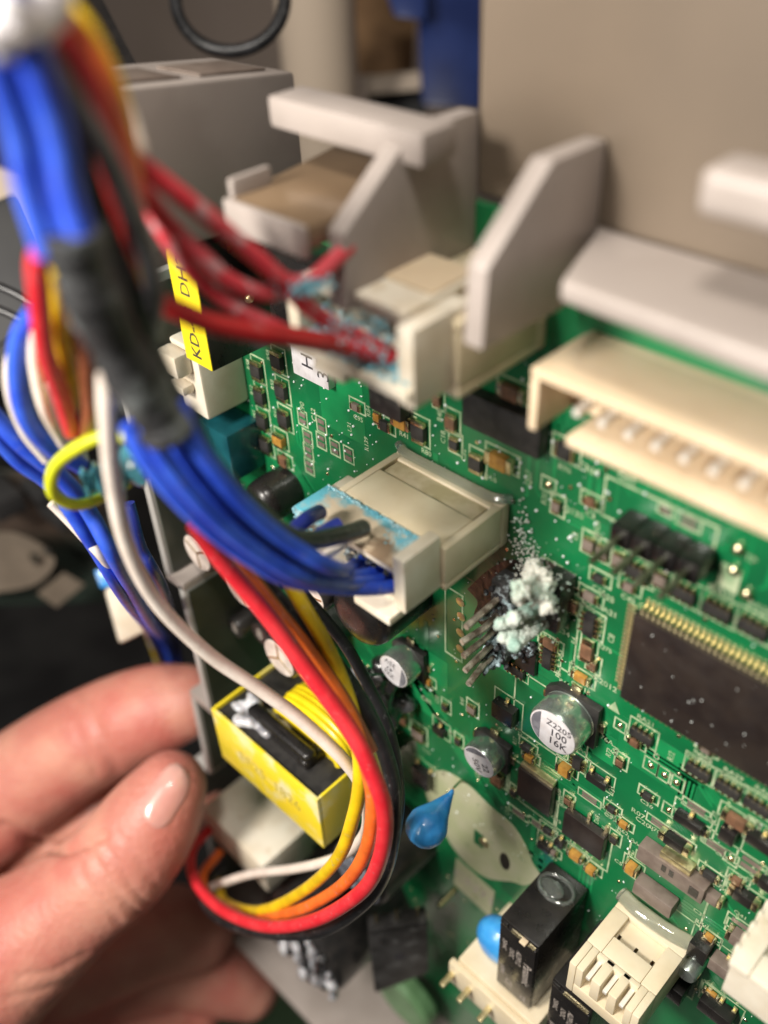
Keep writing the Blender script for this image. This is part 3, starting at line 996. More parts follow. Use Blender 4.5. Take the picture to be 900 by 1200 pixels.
lump(mb, 'salt_crust', pm('blue_grey_salt', (.025, .025, .028), .6, c2=(.42, .56, .60), nscale=5, lo=.5, hi=.6, bump=.8, bscale=18), co, 'dark crust flecked pale blue', .02, 1, .03, 14, .012, 36)
TB = tips([(592, 727), (606, 722), (597, 745), (606, 752)], .72)
ub, vb = P(655, 705, .1)
c2 = MB().box(ub - .14, ub + .14, vb - .42, vb + .3, 0, .3).build('crusted_pin_strip', M['black'], board, 'strip of stubby pins buried under thick white and mint crystals', bevel=.05)
for a, b in TB:
    MB().tube([W3(ub, vb + (b - vb) * .8, .1), W3((a + ub) / 2, b, .45), W3(a, b, .74)], .05, 8).build('pin', M['pin'], c2)
mb = MB()
top, mid, low = R(625, 663, 10.1), R(630, 682, 9.85), R(645, 712, 9.75)
for k in range(15):
    t = k / 14
    p = top.lerp(mid, t * 2) if t < .5 else mid.lerp(low, t * 2 - 1)
    r = .05 + .075 * math.sin(math.pi * min(1, t * .75 + .12))
    mb.blob(p + Vector((rng.gauss(0, .03), rng.gauss(0, .03), rng.gauss(0, .03))), (r * 1.15, r, r * .9), 2)
for k in range(9):
    p = mid.lerp(R(608, 694, 9.6), k / 8)
    mb.blob(p, .085 + .02 * math.sin(k), 2)
lump(mb, 'white_crystal_crust', M['crust'], c2, 'mass of white crystals over the pin strip', .013, 4, .07, 9, .034, 27)
for (a, b) in TB:
    mb = MB()
    for k in range(14):
        t = .3 + .72 * k / 13
        p = W3(ub, vb + (b - vb) * .8, .12).lerp(W3(a, b, .78), t)
        mb.blob(p + Vector((rng.gauss(0, .008), rng.gauss(0, .008), rng.gauss(0, .008))), .05 + .035 * t * rng.uniform(.7, 1.1), 2)
    lump(mb, 'pin_crust', M['mint'], c2, None, .016, 3, .025, 12, .014, 34)
mb = MB()
for k in range(260):
    p = R(634 + rng.gauss(0, 15), 690 + rng.gauss(0, 22), 9.95 + rng.uniform(-.25, .35))
    mb.blob(p, rng.uniform(.005, .014), 1, .25)
mb.build('crystal_grains', M['crust'], c2, kind='stuff', smooth=180)
mb = MB()
for k in range(260):   # trail of crystals up to the connector
    s = rng.random()
    a = 628 - 20 * s + rng.gauss(0, 8 - 3 * s)
    b = 668 - 85 * s * rng.random() + rng.gauss(0, 5)
    u, v = P(a, b, .02)
    mb.blob(W3(u, v, rng.uniform(0, .06)), rng.uniform(.005, .02), 1, .25)
mb.build('crystal_trail', M['crust'], board, 'trail of white specks beside the stained connector', kind='stuff', smooth=180)
mb = MB()                # connector's shadow painted as a dark patch, with brownish burnt traces
q = [P(*p) for p in [(548, 690), (572, 668), (600, 655), (620, 668), (636, 700), (615, 735), (588, 765), (572, 740), (556, 722), (560, 705)]]
mb.prism(smoothpath([W3(a, b, .002) for a, b in q] + [W3(*q[0], .002)], 5)[:-1], OUT * .006)
mb.build('burn_and_shadow', M['char_and_shadow'], board, 'dark patch of painted shadow and brownish burnt traces under the corroded pins', smooth=0)

# dust, droplets
mb = MB()
for i in range(620):
    u, v = rng.uniform(-9.5, .2), rng.uniform(4.6, 13)
    mb.blob(W3(u, v, .008), rng.choice([.006, .008, .01, .016]) * rng.uniform(.7, 1.3), 1)
for i in range(300):
    px, py = rng.uniform(270, 720), rng.uniform(420, 660)
    u, v = P(px, py)
    mb.blob(W3(u, v, .01), rng.uniform(.008, .022), 1)
for i in range(34):
    u, v = rng.uniform(qu0, qu1), rng.uniform(qv0, qv1)
    mb.blob(W3(u, v, .153), rng.choice([.003, .005, .007, .010]), 1)
mb.build('dust_specks', M['dust'], board, kind='stuff', smooth=180)

# ---------------- stained connector header (middle)
cu0, cu1, cv0, cv1, ch = -6.42, -4.82, 6.38, 6.97, 1.07
hb = MB()
hb.box(cu0, cu1, cv0, cv1, 0, .14)
hb.box(cu0, cu1, cv1 - .09, cv1, .14, ch)
hb.box(cu0, cu0 + .1, cv0, cv1 - .09, .14, ch)
hb.box(cu1 - .1, cu1, cv0, cv1 - .09, .14, ch)
hb.box(cu0 + .1, cu1 - .1, cv0, cv0 + .09, .14, .22)
hb.box(cu0 + .1, cu1 - .1, cv0 + .16, cv0 + .26, .2, .62)
hb.box(cu0 + .1, cu1 - .1, cv0, cv0 + .1, .50, ch)
h2 = hb.build('connector_header', M['ivory'], board, 'ivory connector header holding the blue stained plug', bevel=.025)
M['olive'] = pm('tinted_resin', (0.40, 0.335, 0.20), 0.2, coat=.6, c2=(0.56, 0.48, 0.33), nscale=3, bump=.15, bscale=4)
MB().box(cu0 + .13, cu1 - .13, cv0 + .03, cv0 + .155, .225, .50).build('recess', M['olive'], h2, 'olive resin filled recess')
mb = MB()
fl = [W3(cu0 - .05, cv0 - .02, 0.02), W3(cu0 + .15, cv0 - .02, .10), W3(cu0 + .7, cv0 - .02, .1), W3(cu1 - .2, cv0 - .02, .09), W3(cu1 + .05, cv0 - .06, .0)]
pts = smoothpath(fl, 6)
mb.tube(pts, .06, 8)
mb.build('resin_bead', M['resin'], h2, 'bead of clear resin along the header base')

# ---------------- top connector header
tu0, tu1, tv0, tv1, th = -6.25, -4.50, 3.62, 4.36, 1.25
hb = MB()
hb.box(tu0, tu1, tv0, tv1, 0, .14)
hb.box(tu0, tu1, tv1 - .1, tv1, .14, th)
hb.box(tu0, tu1, tv0, tv0 + .1, .14, th)
hb.box(tu0, tu0 + .1, tv0 + .1, tv1 - .1, .14, th)
hb.box(tu1 - .1, tu1, tv0 + .1, tv1 - .1, .14, th)
hb.build('connector_header', M['ivory'], board, 'ivory connector header behind the lower tip of the grey plate', bevel=.03)

# ---------------- three pin header, bottom right
hb = MB()
a0, a1, b0, b1 = -2.60, -1.60, 11.76, 12.44
hb.box(a0, a1, b0 + .1, b1, 0, .9)
hb.box(a0, a0 + .1, b0, b1, .9, 1.27)
hb.box(a1 - .1, a1, b0, b1, .9, 1.27)
hb.box(a0 + .1, a1 - .1, b0 + .45, b1, .9, 1.27)
hb.box(a0, a1, b0, b0 + .1, 0, .28)
hb.box(a0, a0 + .22, b0, b0 + .1, .28, .9)
hb.box(a1 - .22, a1, b0, b0 + .1, .28, .9)
hb.box(a0 + .22, a1 - .22, b0, b0 + .1, .62, .9)
for x0_, x1_ in ((.1, .2), (.32, .45), (.56, .68), (.80, .9)):
    hb.box(a0 + x0_, a0 + x1_, b0 + .004, b0 + .45, .9, 1.265)
hb.box(a0 + .2, a0 + .8, b0 + .004, b0 + .45, .9, .98)
hb.box(a0 + .05, a1 - .05, b0 + .06, b0 + .45, .85, .95)
h3 = hb.build('connector_header', M['ivory'], board, 'ivory three pin header with a square window beside the relay', bevel=.02)
for k in (.26, .505, .74):
    MB().box(a0 + k - .03, a0 + k + .03, b0 + .10, b0 + .16, .5, 1.24).build('pin', M['steel'], h3, bevel=.01)
mb = MB()
mb.tube(smoothpath([W3(a0 - .02, b0 - .03, .1), W3(a0 + .3, b0 - .06, .16), W3(a0 + .7, b0 - .06, .14), W3(a1 + .05, b0 - .03, .06)], 6), .1, 10)
mb.build('resin_bead', M['resin'], h3, 'clear glossy resin bead over the far edge')
# white connector at the right edge
hb = MB()
e0, e1, f0, f1 = -.96, .9, 9.55, 10.45
hb.box(e0, e1, f0 + .12, f1, 0, 1.0)
hb.box(e0, e0 + .22, f0, f0 + .12, 0, 1.15)
hb.box(e0 + .22, e1, f0, f0 + .12, 0, .25)
hb.box(e0 + .22, e1, f0, f0 + .12, .85, 1.15)
hb.box(e0 + .5, e0 + .62, f0 + .02, f0 + .12, .25, .85)
for k in range(6):
    hb.box(e0 - .03, e0 + .03, f0 - .03 + .02, f0 + .3, .12 + k * .16, .2 + k * .16)
h4 = hb.build('connector_header', M['white'], board, 'white connector cut off by the right edge with ribbed side', bevel=.04)
MB().box(e0 + .34, e0 + .40, f0 + .05, f0 + .1, .3, .95).build('pin', M['pin'], h4, bevel=.01)


# ---------------- relays
def relay(u0, u1, v0, v1, hh, label):
    r = MB().box(u0, u1, v0, v1, .02, hh).build('relay', M['black'], board, label, bevel=.03)
    f = MB()
    f.box(u0 + .02, u1 - .02, v0 + .12, v1 - .02, hh, hh + .03)
    f.box(u0 + .02, u0 + .14, v0 + .02, v0 + .1, hh, hh + .03)
    f = f.build('front_face', M['black'], r, bevel=.012)
    MB().box(u0 + .2, u1 - .05, v0 + .105, v0 + .118, hh + .005, hh + .034).build('edge_line', M['tin'], f)
    wv = v1 - v0
    for k, (st, sz, du, dv) in enumerate([('Panasonic', .19, .80, .45), ('ALDP112', .12, .56, .30), ('12VDC', .11, .38, .30), ('250VAC', .10, .18, .26), ('JAPAN', .11, .17, .66), ('CE', .16, .36, .78), ('7Z5', .12, .76, .84)]):
        t = MB()
        textmesh(st, sz, t, W3(u0 + du * (u1 - u0), v0 + .1 + dv * wv, hh + .0315), -UP, UX, bold=.01, squeeze=.8)
        t.build('lettering', M['print'], f, smooth=0)
    return r


r1 = relay(-3.76, -3.12, 12.32, 14.15, 1.15, 'tall black relay with printed front beside the blue disc')
mb = MB()
pts = smoothpath([W3(-3.44 + .26 * math.cos(a), 12.30, .33 + .18 * math.sin(a)) for a in [k * .5236 for k in range(13)]], 4)
mb.tube(pts, .03, 8)
mb.build('resin_ring', M['resin'], r1, 'glossy clear resin ring on the relay top')
MB().blob(W3(-3.5, 12.31, .36), (.2, .14, .02), 2).build('resin_pool', M['resin'], r1, smooth=180)
MB().box(-3.38, -3.28, 12.36, 12.4, 1.15, 1.24).build('latch', M['cream'], r1, bevel=.01)
relay(-2.86, -2.22, 12.78, 14.5, 1.15, 'second black relay below the ivory three pin header')
# ivory terminal block under the relay
tb = MB()
tb.box(-4.42, -2.95, 14.3, 15.0, 0, 1.25)
tb.box(-4.52, -2.95, 14.38, 15.0, 1.25, 1.36)
tb = tb.build('terminal_block', M['ivory'], board, 'long ivory terminal block under the relay with two bright pins', bevel=.03)
for u in (-4.44, -4.1, -3.7):
    MB().box(u - .045, u + .045, 14.62, 14.7, 1.3, 1.62).build('pin', M['gold'], tb, bevel=.02)
u, v = P(575, 1115, .6)
b = MB()
rings = smoothpath([W3(-4.1, 14.3 - .35, .75)], 1)
vs, fs = ico(3)
b.add([W3(-4.02, 13.98, .72) + Vector((q.x * .42, q.y * .30, q.z * .40)) for q in vs], fs)
b.build('ceramic_capacitor', M['blue'], board, 'bright blue disc half hidden behind the relay', smooth=180)
# blue teardrop
u, v = P(501, 966, .5)
o = MB()
tc_, tt_ = R(500, 969, 12.6), R(531, 926, 12.95)
for k in range(22):
    t = k / 21
    o.blob(tc_.lerp(tt_, t), .262 * (1 - t) ** 1.25 + .035, 2)
lump(o, 'disc_capacitor', M['blue'], board, 'bright blue teardrop capacitor standing on the beige patch', .03, 5, .01, 5)
q = W3(*P(540, 915), 0)
MB().tube([R(531, 924, 12.9), q], .02, 6).build('wire_lead', M['tin'], board)

# ---------------- yellow transformer
tf = thing('x', 'x', 'x'); bpy.data.objects.remove(tf)
U0, U1, V0, V1, A0, A1 = -8.87, -6.42, 11.40, 12.62, .55, 2.0
fr = MB()
fr.box(U0, U1, V0, V1, A1 - .06, A1)
fr.box(U0, U0 + .05, V0, V1, A0, A1 - .06)
fr.box(U1 - .05, U1, V0, V1, A0, A1 - .06)
fr.box(U0, U1, V0, V1, A0 - .05, A0)
tfo = fr.build('transformer', M['yellowold'], board, 'yellow taped transformer with a black core and yellow coil', bevel=.02)
MB().box(U0 + .06, U1 - .06, V0 + .06, V1 - .1, A0 + .02, A1 - .07).build('core', M['blackm'], tfo, bevel=.02)
MB().box(U0 + .5, U1 - .4, V0 + .2, V1 + .0, 0, A0).build('foot', M['blackm'], tfo, bevel=.02)
coil = MB()
for i in range(9):
    hh = .62 + i * .09
    sag = .34 - .012 * (i - 4) ** 2
    pts = smoothpath([W3(U0 + .75, V0 + .3, hh), W3(U0 + .85, V0 - sag * .5, hh), W3(U0 + 1.25, V0 - sag, hh), W3(U1 - .7, V0 - sag, hh), W3(U1 - .32, V0 - sag * .5, hh), W3(U1 - .2, V0 + .3, hh)], 6)
    coil.tube(pts, .062 + .012 * (i % 2), 10)
coil.box(U0 + .85, U1 - .3, V0 - .2, V0 + .4, .6, 1.36)
coil.build('coil', M['yellow'], tfo, 'fat yellow taped coil', smooth=60)
mb = MB()
mb.box(U0 + .55, U1 - .5, V0 - .22, V0 + .3, 1.5, 1.72)
mb.box(U1 - .75, U1 - .5, V0 - .1, V0 + .3, 1.3, 1.75)
mb.build('bobbin', M['black'], tfo, 'glossy black bobbin flange', bevel=.09, segs=3)
mb = MB()
for i in range(22):
    mb.blob(W3(U0 + .25 + rng.random() * .9, V0 + .02 + rng.uniform(-.12, .05), 1.35 + rng.uniform(0, .5)), (rng.uniform(.1, .2), rng.uniform(.06, .12), .09), 2)
lump(mb, 'glue_lump', M['glue'], tfo, 'grey silicone smeared on the core', .04, 6, .06, 4)
fp = pm('faded_print', (.50, .40, .06), .5)
for st, x_ in (('EE25', .9), ('1826', 1.7)):
    t = MB()
    textmesh(st, .32, t, W3(U0 + x_, 12.03, A1 + .002), UX, UP, bold=.01)
    t.build('lettering', fp, tfo, smooth=0)

# ---------------- lower left power parts
u, v = P(418, 1028, 1.3)
c = MB().lathe(u, v, [(.62, 0), (.62, 1.15), (.59, 1.26), (.52, 1.3)], 40).build('electrolytic_capacitor', M['sleevecap'], board, 'capacitor under the wire loop with a blue grey top', smooth=50)
t = MB().lathe(u, v, [(.53, 1.29), (.52, 1.31)], 40).build('vent_top', M['bluegrey'], c)
for k in range(2):
    d = Vector((1, 0, 0)) if k else Vector((0, 0, 1))
    nn = Vector((0, 0, .025)) if k else Vector((.025, 0, 0))
    p = W3(u, v, 1.309)
    MB().prism([p - d * .42 + nn, p + d * .42 + nn, p + d * .42 - nn, p - d * .42 - nn], OUT * .006).build('score_line', M['ink'], t)
u, v = P(470, 1112, 1.1)
pa, pb_ = Vector((-6.22, -1.5, 0)), Vector((-5.55, -.72, 0))
nrm = Vector((.76, -.65, 0)).normalized() * -.3
q = [pa + Vector((0, 0, -15.55)), pb_ + Vector((0, 0, -15.45)), pb_ + Vector((0, 0, -17.3)), pa + Vector((0, 0, -17.9))]
nrm = (pb_ - pa).cross(Vector((0, 0, 1))).normalized() * -.32
if nrm.y < 0:
    nrm = -nrm
sl = MB().prism(q, nrm).build('bridge_rectifier', M['dusty'], board, 'flat dusty black rectifier slab with a round hole', bevel=.06)
cc = (q[0] + q[1] + q[2] + q[3]) / 4 - nrm.normalized() * .004
xd = (pb_ - pa).normalized()
MB().prism([cc + xd * .1 * math.cos(k * .5236) + UP * .1 * math.sin(k * .5236) for k in range(12)], nrm.normalized() * .02).build('hole', M['ink'], sl)
for k in (.15, .5, .85):
    p = q[0].lerp(q[1], k) + nrm * .5
    MB().tube([p + Vector((0, 0, -.1)), p + Vector((0, 0, .25))], .03, 8).build('lead', M['tin'], sl)
p = R(514, 1062, 16)
MB().tube([p, p + Vector((0, .8, .0))], .055, 10).build('solder_pin', M['tin'], board)
u, v = P(468, 1176, .7)
MB().lathe(u, v, [(.62, .25), (.74, .35), (.74, .6), (.64, .7)], 36).build('varistor', M['green'], board, 'dull green disc behind the black rectifier slab')
u, v = P(425, 1172, .5)
MB().lathe(u, v, [(.7, 0), (.7, .45), (.65, .5)], 36).build('varistor', M['bluegrey'], board, 'pale blue grey disc in the lower tray corner')
u, v = P(350, 1108, 1.95)
bx = MB().lathe(u, v, [(1.12, 0), (1.12, 1.8), (1.08, 1.91), (1.0, 1.95)], 44).build('electrolytic_capacitor', M['sleevecap'], board, 'big black capacitor at the tray edge smeared with silicone', smooth=50)
for q_ in range(9):
    mb = MB()
    x_ = u - .92 + q_ * .23
    hl = math.sqrt(max(.05, 1.0 ** 2 - (x_ - u) ** 2))
    z_ = v - hl + rng.uniform(0, .3)
    nb = int(hl * 2 / .13)
    for i in range(nb):
        mb.blob(W3(x_ + .07 * math.sin(i * .8 + q_ * 2), z_ + i * .12, 1.98 + .04 * math.sin(i * 1.1 + q_)), (rng.uniform(.05, .13), rng.uniform(.05, .13), .12), 2)
    if q_ % 2:
        lump(mb, 'glue_lump', M['glueblack'], bx, None, .04, 5, .14, 3)
    else:
        lump(mb, 'silicone_smear', M['glue'], bx, 'shiny grey silicone smears' if not q_ else None, .04, 6, .16, 3)
pts = smoothpath([R(352, 1058, 17.5), R(388, 1028, 16.8), R(415, 1010, 16.2)], 5)
MB().tube(pts, .26, 12).build('sleeved_lead', M['blackm'], board, 'thick black sleeve lying behind the yellow wire')

# ---------------- black module with yellow label, upper left
k0, k1, l0, l1, kh = -8.62, -8.16, 3.95, 5.62, 1.2
u0k, v0k = P(222, 432, kh); u1k, v1k = P(247, 434, kh)
k0, k1 = u0k, u0k + .52
vt = P(200, 285, kh)[1]
kd = MB().box(k0, k1, vt, v1k, .0, kh).build('labelled_module', M['black'], board, 'tall black module with a narrow yellow printed label', bevel=.02)
lb = MB().box(k0 + .01, k1 - .005, vt + .02, v1k - .01, kh + .001, kh + .012).build('label', M['label'], kd, 'narrow yellow label', bevel=.003)
t = MB()
textmesh('KD-48', .25, t, W3((k0 + k1) / 2, v1k - .42, kh + .0135), UP, -UX, bold=.012)
t.build('lettering', M['ink'], lb, smooth=0)
t = MB()
textmesh('DH201B', .25, t, W3((k0 + k1) / 2, v1k - 1.32, kh + .0135), UP, -UX, bold=.012)
t.build('lettering', M['ink'], lb, smooth=0)
for a, r in [((318, 365), .06), ((275, 372), .04)]:
    MB().blob(W3(k1 + .01, P(*a, .6)[1], .55), r, 2).build('solder_drop', M['gold'], kd, smooth=180)
MB().box(k1 + .3, k1 + 1.4, vt + .1, v1k - .35, 0, .5).build('module_case', M['black'], board, 'low black case beside the labelled module', bevel=.04)
lc = MB()
lc.box(-10.0, -9.42, 5.9, 6.95, 0, .72)
lc.box(-9.98, -9.55, 5.92, 6.25, .72, .98)
lc.box(-9.95, -9.6, 6.42, 6.56, .72, .92)
lc.box(-9.92, -9.5, 5.8, 5.9, .3, .78)
lc.build('connector_header', M['white'], board, 'pale connector below the yellow labelled module', bevel=.05)
MB().box(-9.95, -9.25, 7.2, 8.0, 0, .6).build('terminal_cover', M['teal'], board, 'dark teal glossy cover below the pale connector', bevel=.05)
u, v = P(362, 425, .1)
sk = MB().box(u - .3, u + .35, v - .25, v + .25, .0, .12).build('sticker', M['alutop'], board, 'white sticker with black symbols under the top plug', bevel=.01)
t = MB()
textmesh('H5', .3, t, W3(u, v - .1, .123), UP, -UX)
t.build('lettering', M['ink'], sk, smooth=0)
t = MB()
textmesh('35', .3, t, W3(u + .28, v, .123), UP, -UX)
t.build('lettering', M['ink'], sk, smooth=0)

# ================================================================== GREY HOUSING
hs = thing('plastic_housing', 'grey moulded plastic housing whose plates, shelves and walls surround the board', 'plastic housing')


def plate(u, dh, lab):
    q = [(2.40, -.02), (2.38, .68 + dh * .7), (2.97, 1.42 + dh), (3.64, 1.46 + dh), (3.70, -.02)]
    return MB().prism([W3(u - .2, v, h) for v, h in q], UX * .2).build('partition_plate', M['grey'], hs, lab, bevel=.03)


plate(-4.08, 0.0, 'grey plate with a slanted front edge right of the top connector')
plate(-5.38, 0.22, 'grey plate with a slanted front edge behind the top connector')
plate(-1.30, 0.1, None)
MB().box(-7.05, -5.15, 2.32, 2.60, .52, .95).build('hook_arm', M['grey'], hs, 'pale blunt arm jutting left from the plate top', bevel=.05)
MB().box(-2.86, -1.2, 2.14, 2.46, .36, .80).build('hook_arm', M['grey'], hs, 'pale blunt arm entering from the right edge', bevel=.09, segs=3)
MB().hexa([W3(-4.08, 3.1, -.02), W3(4, 3.1, -.02), W3(4, 3.28, -.02), W3(-4.08, 3.28, -.02),
           W3(-3.72, 3.1, 1.0), W3(4, 3.1, 1.42), W3(4, 3.28, 1.42), W3(-3.72, 3.28, 1.0)]).build('shelf', M['grey'], hs, 'pale shelf over the cream header', bevel=.05, segs=3)
MB().hexa([W3(-6.9, 2.9, .3), W3(-5.58, 2.9, .3), W3(-5.58, 3.10, .3), W3(-6.9, 3.10, .3),
           W3(-6.60, 2.9, 1.83), W3(-5.58, 2.9, 1.83), W3(-5.58, 3.10, 1.83), W3(-6.60, 3.10, 1.83)]).build('shelf', M['tan'], hs, 'short shelf left of the plates, its shade painted tan', bevel=.03)
MB().box(-6.62, -5.58, 2.88, 3.16, 1.834, 1.90).build('shelf_lip', M['grey'], hs, bevel=.03)
MB().box(-6.66, -6.58, 2.74, 3.0, 1.35, 1.80).build('lip', M['grey'], hs, bevel=.05)
# boxy cover, upper left (its own angle)
c0, c1 = R(128, 106, 8.3), R(345, 84, 9.9)
dn = Vector((0, 0, -1.55))
bk = Vector((-1.1, -.25, .05))
bx = MB().hexa([c0, c1, c1 + dn, c0 + dn, c0 + bk, c1 + bk, c1 + bk + dn, c0 + bk + dn]).build('box_cover', M['grey'], hs, 'boxy grey cover at the upper left with slots on top', bevel=.05)
for k0_, k1_ in ((.10, .42), (.52, .9)):
    a_, b_ = c0.lerp(c1, k0_) + bk * .15, c0.lerp(c1, k1_) + bk * .15
    e_ = bk * .5
    MB().hexa([a_ + UP * .004, b_ + UP * .004, b_ + e_ + UP * .004, a_ + e_ + UP * .004, a_ + UP * .03, b_ + UP * .03, b_ + e_ + UP * .03, a_ + e_ + UP * .03]).build('slot', M['taupe'], bx, bevel=.005)
# tray walls
lw = [(-10.05, 5.0), (-10.1, 9.75), (-9.78, 9.75), (-9.86, 12.75), (-10.35, 12.8), (-10.5, 15.2), (-11.0, 15.3), (-11.7, 21.0)]
for i in range(len(lw) - 1):
    (a, b), (c, d) = lw[i], lw[i + 1]
    if abs(b - d) < .1:
        MB().box(min(a, c) - .14, max(a, c), b - .06, b + .10, -.2, 1.5).build('side_wall', M['grey'], hs, bevel=.02)
    else:
        MB().hexa([W3(a - .15, b, -.2), W3(a, b, -.2), W3(c, d, -.2), W3(c - .15, d, -.2), W3(a - .15, b, 1.5), W3(a, b, 1.5), W3(c, d, 1.5), W3(c - .15, d, 1.5)]).build('side_wall', M['trayin'], hs, bevel=.02)
M['wall_shade'] = pm('olive_wall_shade', (0.045, 0.05, 0.038), 0.5, c2=(0.06, 0.065, 0.05), nscale=1.5, bump=.05)  # added dark sheets paint the shade on the tray's inner wall
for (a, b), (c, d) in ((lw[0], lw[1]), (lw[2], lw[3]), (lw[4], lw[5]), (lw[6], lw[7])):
    MB().hexa([W3(a + .004, b + .12, -.0), W3(a + .03, b + .12, -.0), W3(c + .03, d - .1, -.0), W3(c + .004, d - .1, -.0), W3(a + .004, b + .12, 1.44), W3(a + .03, b + .12, 1.44), W3(c + .03, d - .1, 1.44), W3(c + .004, d - .1, 1.44)]).build('wall_shade_sheet', M['wall_shade'], hs)
MB().box(-11.85, 3.0, 21.0, 21.2, -.2, 2.0).build('bottom_wall', M['grey'], hs, 'pale lower wall of the tray', bevel=.03)
MB().box(-11.8, 3.0, 12.0, 21.0, -.35, -.2).build('tray_floor', M['trayin'], hs)
MB().box(-11.6, -10.0, 15.4, 21.0, -.2, .0).build('tray_ledge', M['trayin'], hs)

# ================================================================== PLUGS
pg = MB()
pg.box(-6.56, -4.90, 6.42, 6.50, .78, 1.60)
pg.box(-6.60, -4.95, 6.86, 6.97, .78, 1.55)
pg.box(-6.56, -6.46, 6.50, 6.86, 1.08, 1.62)
pg.box(-5.02, -4.86, 6.20, 6.92, 1.085, 1.64)
pg.box(-5.5, -4.96, 6.95, 7.06, 1.1, 1.78)
for k in range(1, 6):
    pg.box(-6.55 + k * .27 - .03, -6.55 + k * .27 + .03, 6.5, 6.86, .8, 1.42)
plug2 = pg.build('connector_plug', M['white'], None, bevel=.025)
tag(plug2, 'white plug stained blue with salt where the blue wires enter', 'plug')
MB().box(-6.44, -4.98, 6.46, 6.84, .55, 1.0).build('socket_back', M['char_and_shadow'], plug2, 'burnt brown wire cavities')
MB().box(-6.57, -5.03, 6.395, 6.425, 1.08, 1.61).build('stained_top', M['stain'], plug2, 'top face stained light blue', bevel=.012)
mb = MB()
for i in range(420):
    x = rng.random()
    k = rng.random()
    if k < .45:
        p = W3(-6.55 + 1.45 * x, 6.385 - .008 * rng.random(), 1.09 + abs(rng.gauss(0, .03)))
    elif k < .85:
        p = W3(-6.57 + rng.uniform(0, .6) * rng.random(), 6.40 + rng.uniform(0, .25) * rng.random(), 1.61 + rng.gauss(0, .015))
    else:
        p = W3(-5.3 + rng.gauss(0, .1), 6.39, 1.25 + rng.gauss(0, .06))
    mb.blob(p, (rng.uniform(.006, .024), rng.uniform(.005, .018), rng.uniform(.005, .012)), 1, .25)
mb.build('blue_salt_crust', M['crustblue'], plug2, kind='stuff', smooth=180)
mb = MB()
for i in range(160):
    p = W3(-6.45 + 1.45 * rng.random(), 6.50 + rng.uniform(0, .3), 1.35 + rng.gauss(0, .12))
    mb.blob(p, rng.uniform(.02, .05), 1, .25)
mb.build('dark_salt_crust', M['crustdark'], plug2, kind='stuff', smooth=180)

pg = MB()
pg.box(-6.15, -4.60, 3.56, 3.70, .95, 1.50)
pg.box(-6.15, -4.60, 4.08, 4.19, .95, 1.78)
pg.box(-6.15, -6.0, 3.70, 4.08, .95, 1.70)
pg.box(-4.76, -4.58, 3.53, 4.27, 1.2, 1.72)
pg.box(-5.45, -4.80, 3.50, 3.58, .6, 1.56)
pg.box(-5.75, -5.35, 4.19, 4.28, 1.3, 1.80)
pg.box(-6.13, -4.62, 3.88, 3.93, 1.0, 1.5)
plug1 = pg.build('connector_plug', M['white'], None, bevel=.03)
tag(plug1, 'white plug under the grey plate with salted red wires', 'plug')
MB().box(-6.0, -4.78, 3.7, 4.22, .8, 1.2).build('socket_back', M['taupe'], plug1)
MB().box(-5.42, -4.84, 3.47, 3.502, .62, 1.2).build('latch_plate', M['cream'], plug1, 'cream latch plate on the top', bevel=.012)
mb = MB()
for i in range(420):
    x_ = rng.random()
    p = W3(-6.1 + 1.45 * x_, 4.075 - rng.random() * .05, 1.25 + rng.random() * .5) if i % 3 else W3(-6.0 + 1.3 * x_, 3.75 + .3 * rng.random(), 1.35 + rng.gauss(0, .12))
    mb.blob(p, rng.uniform(.012, .04), 1, .25)
mb.build('blue_salt_crust', M['crustblue'], plug1, kind='stuff', smooth=180)

mb = MB()
for i in range(260):
    a_, b_, t_ = (352 + rng.gauss(0, 13), 336 + rng.gauss(0, 6), 7.40 + rng.uniform(-.06, .1)) if i % 2 else (375 + rng.random() * 80, 372 + rng.random() * 45, 7.66 + rng.uniform(0, .3))
    mb.blob(R(a_, b_, t_), rng.uniform(.006, .026), 1, .25)
mb.build('blue_salt_crust', M['crustblue'], plug1, 'teal salt grains on the wire ends', kind='stuff', smooth=180)
wq = MB()
g0, g1 = -10.15, -8.35
wq.box(g0, g1, 15.35, 16.25, .9, 2.02)
wq.box(g0 + .05, g1 - .05, 15.45, 16.15, .2, .9)
wp = wq.build('connector_plug', M['white'], None, bevel=.05)
tag(wp, 'glossy whitish plug under the yellow transformer taking red and orange wires', 'plug')


# ================================================================== WIRES
def wire(name, pts, r, mat, label, group=None, seg=14, n=10, two=None, cat='wire', world=False):
    q = [R(*p) for p in pts] if not world else pts
    q = smoothpath(q, n)
    # slight unevenness of real cable
    j = [Vector((math.sin(i * .37 + r * 90 + len(pts)) * .006, math.cos(i * .29) * .006, math.sin(i * .23) * .006)) for i in range(len(q))]
    q = [a + b for a, b in zip(q, j)]
    o = MB().tube(q, r, seg, stripe=(1, 5) if two else None).build(name, [M[mat], M[two]] if two else M[mat], smooth=60)
    return tag(o, label, cat, group)


def off(pts, dx, dy, dt=0.0, taper=None):
    n = len(pts) - 1
    out = []
    for i, (a, b, t) in enumerate(pts):
        k = 1 if taper is None else taper[0] + (taper[1] - taper[0]) * i / n
        out.append((a + dx * k, b + dy * k, t + dt))
    return out


# blue wires from the black taped sleeve to the stained plug
blue = [(178, 485, 6.95), (205, 535, 7.15), (255, 597, 7.6), (315, 645, 8.15), (375, 676, 8.75), (430, 680, 9.12), (462, 672, 9.5)]
def back(p):
    d = p - EYE
    z = d.dot(FWD)
    return 450 + 1097.89 * d.dot(RIGHT) / z, 600 + 1097.89 * d.dot(DOWN) / z, z


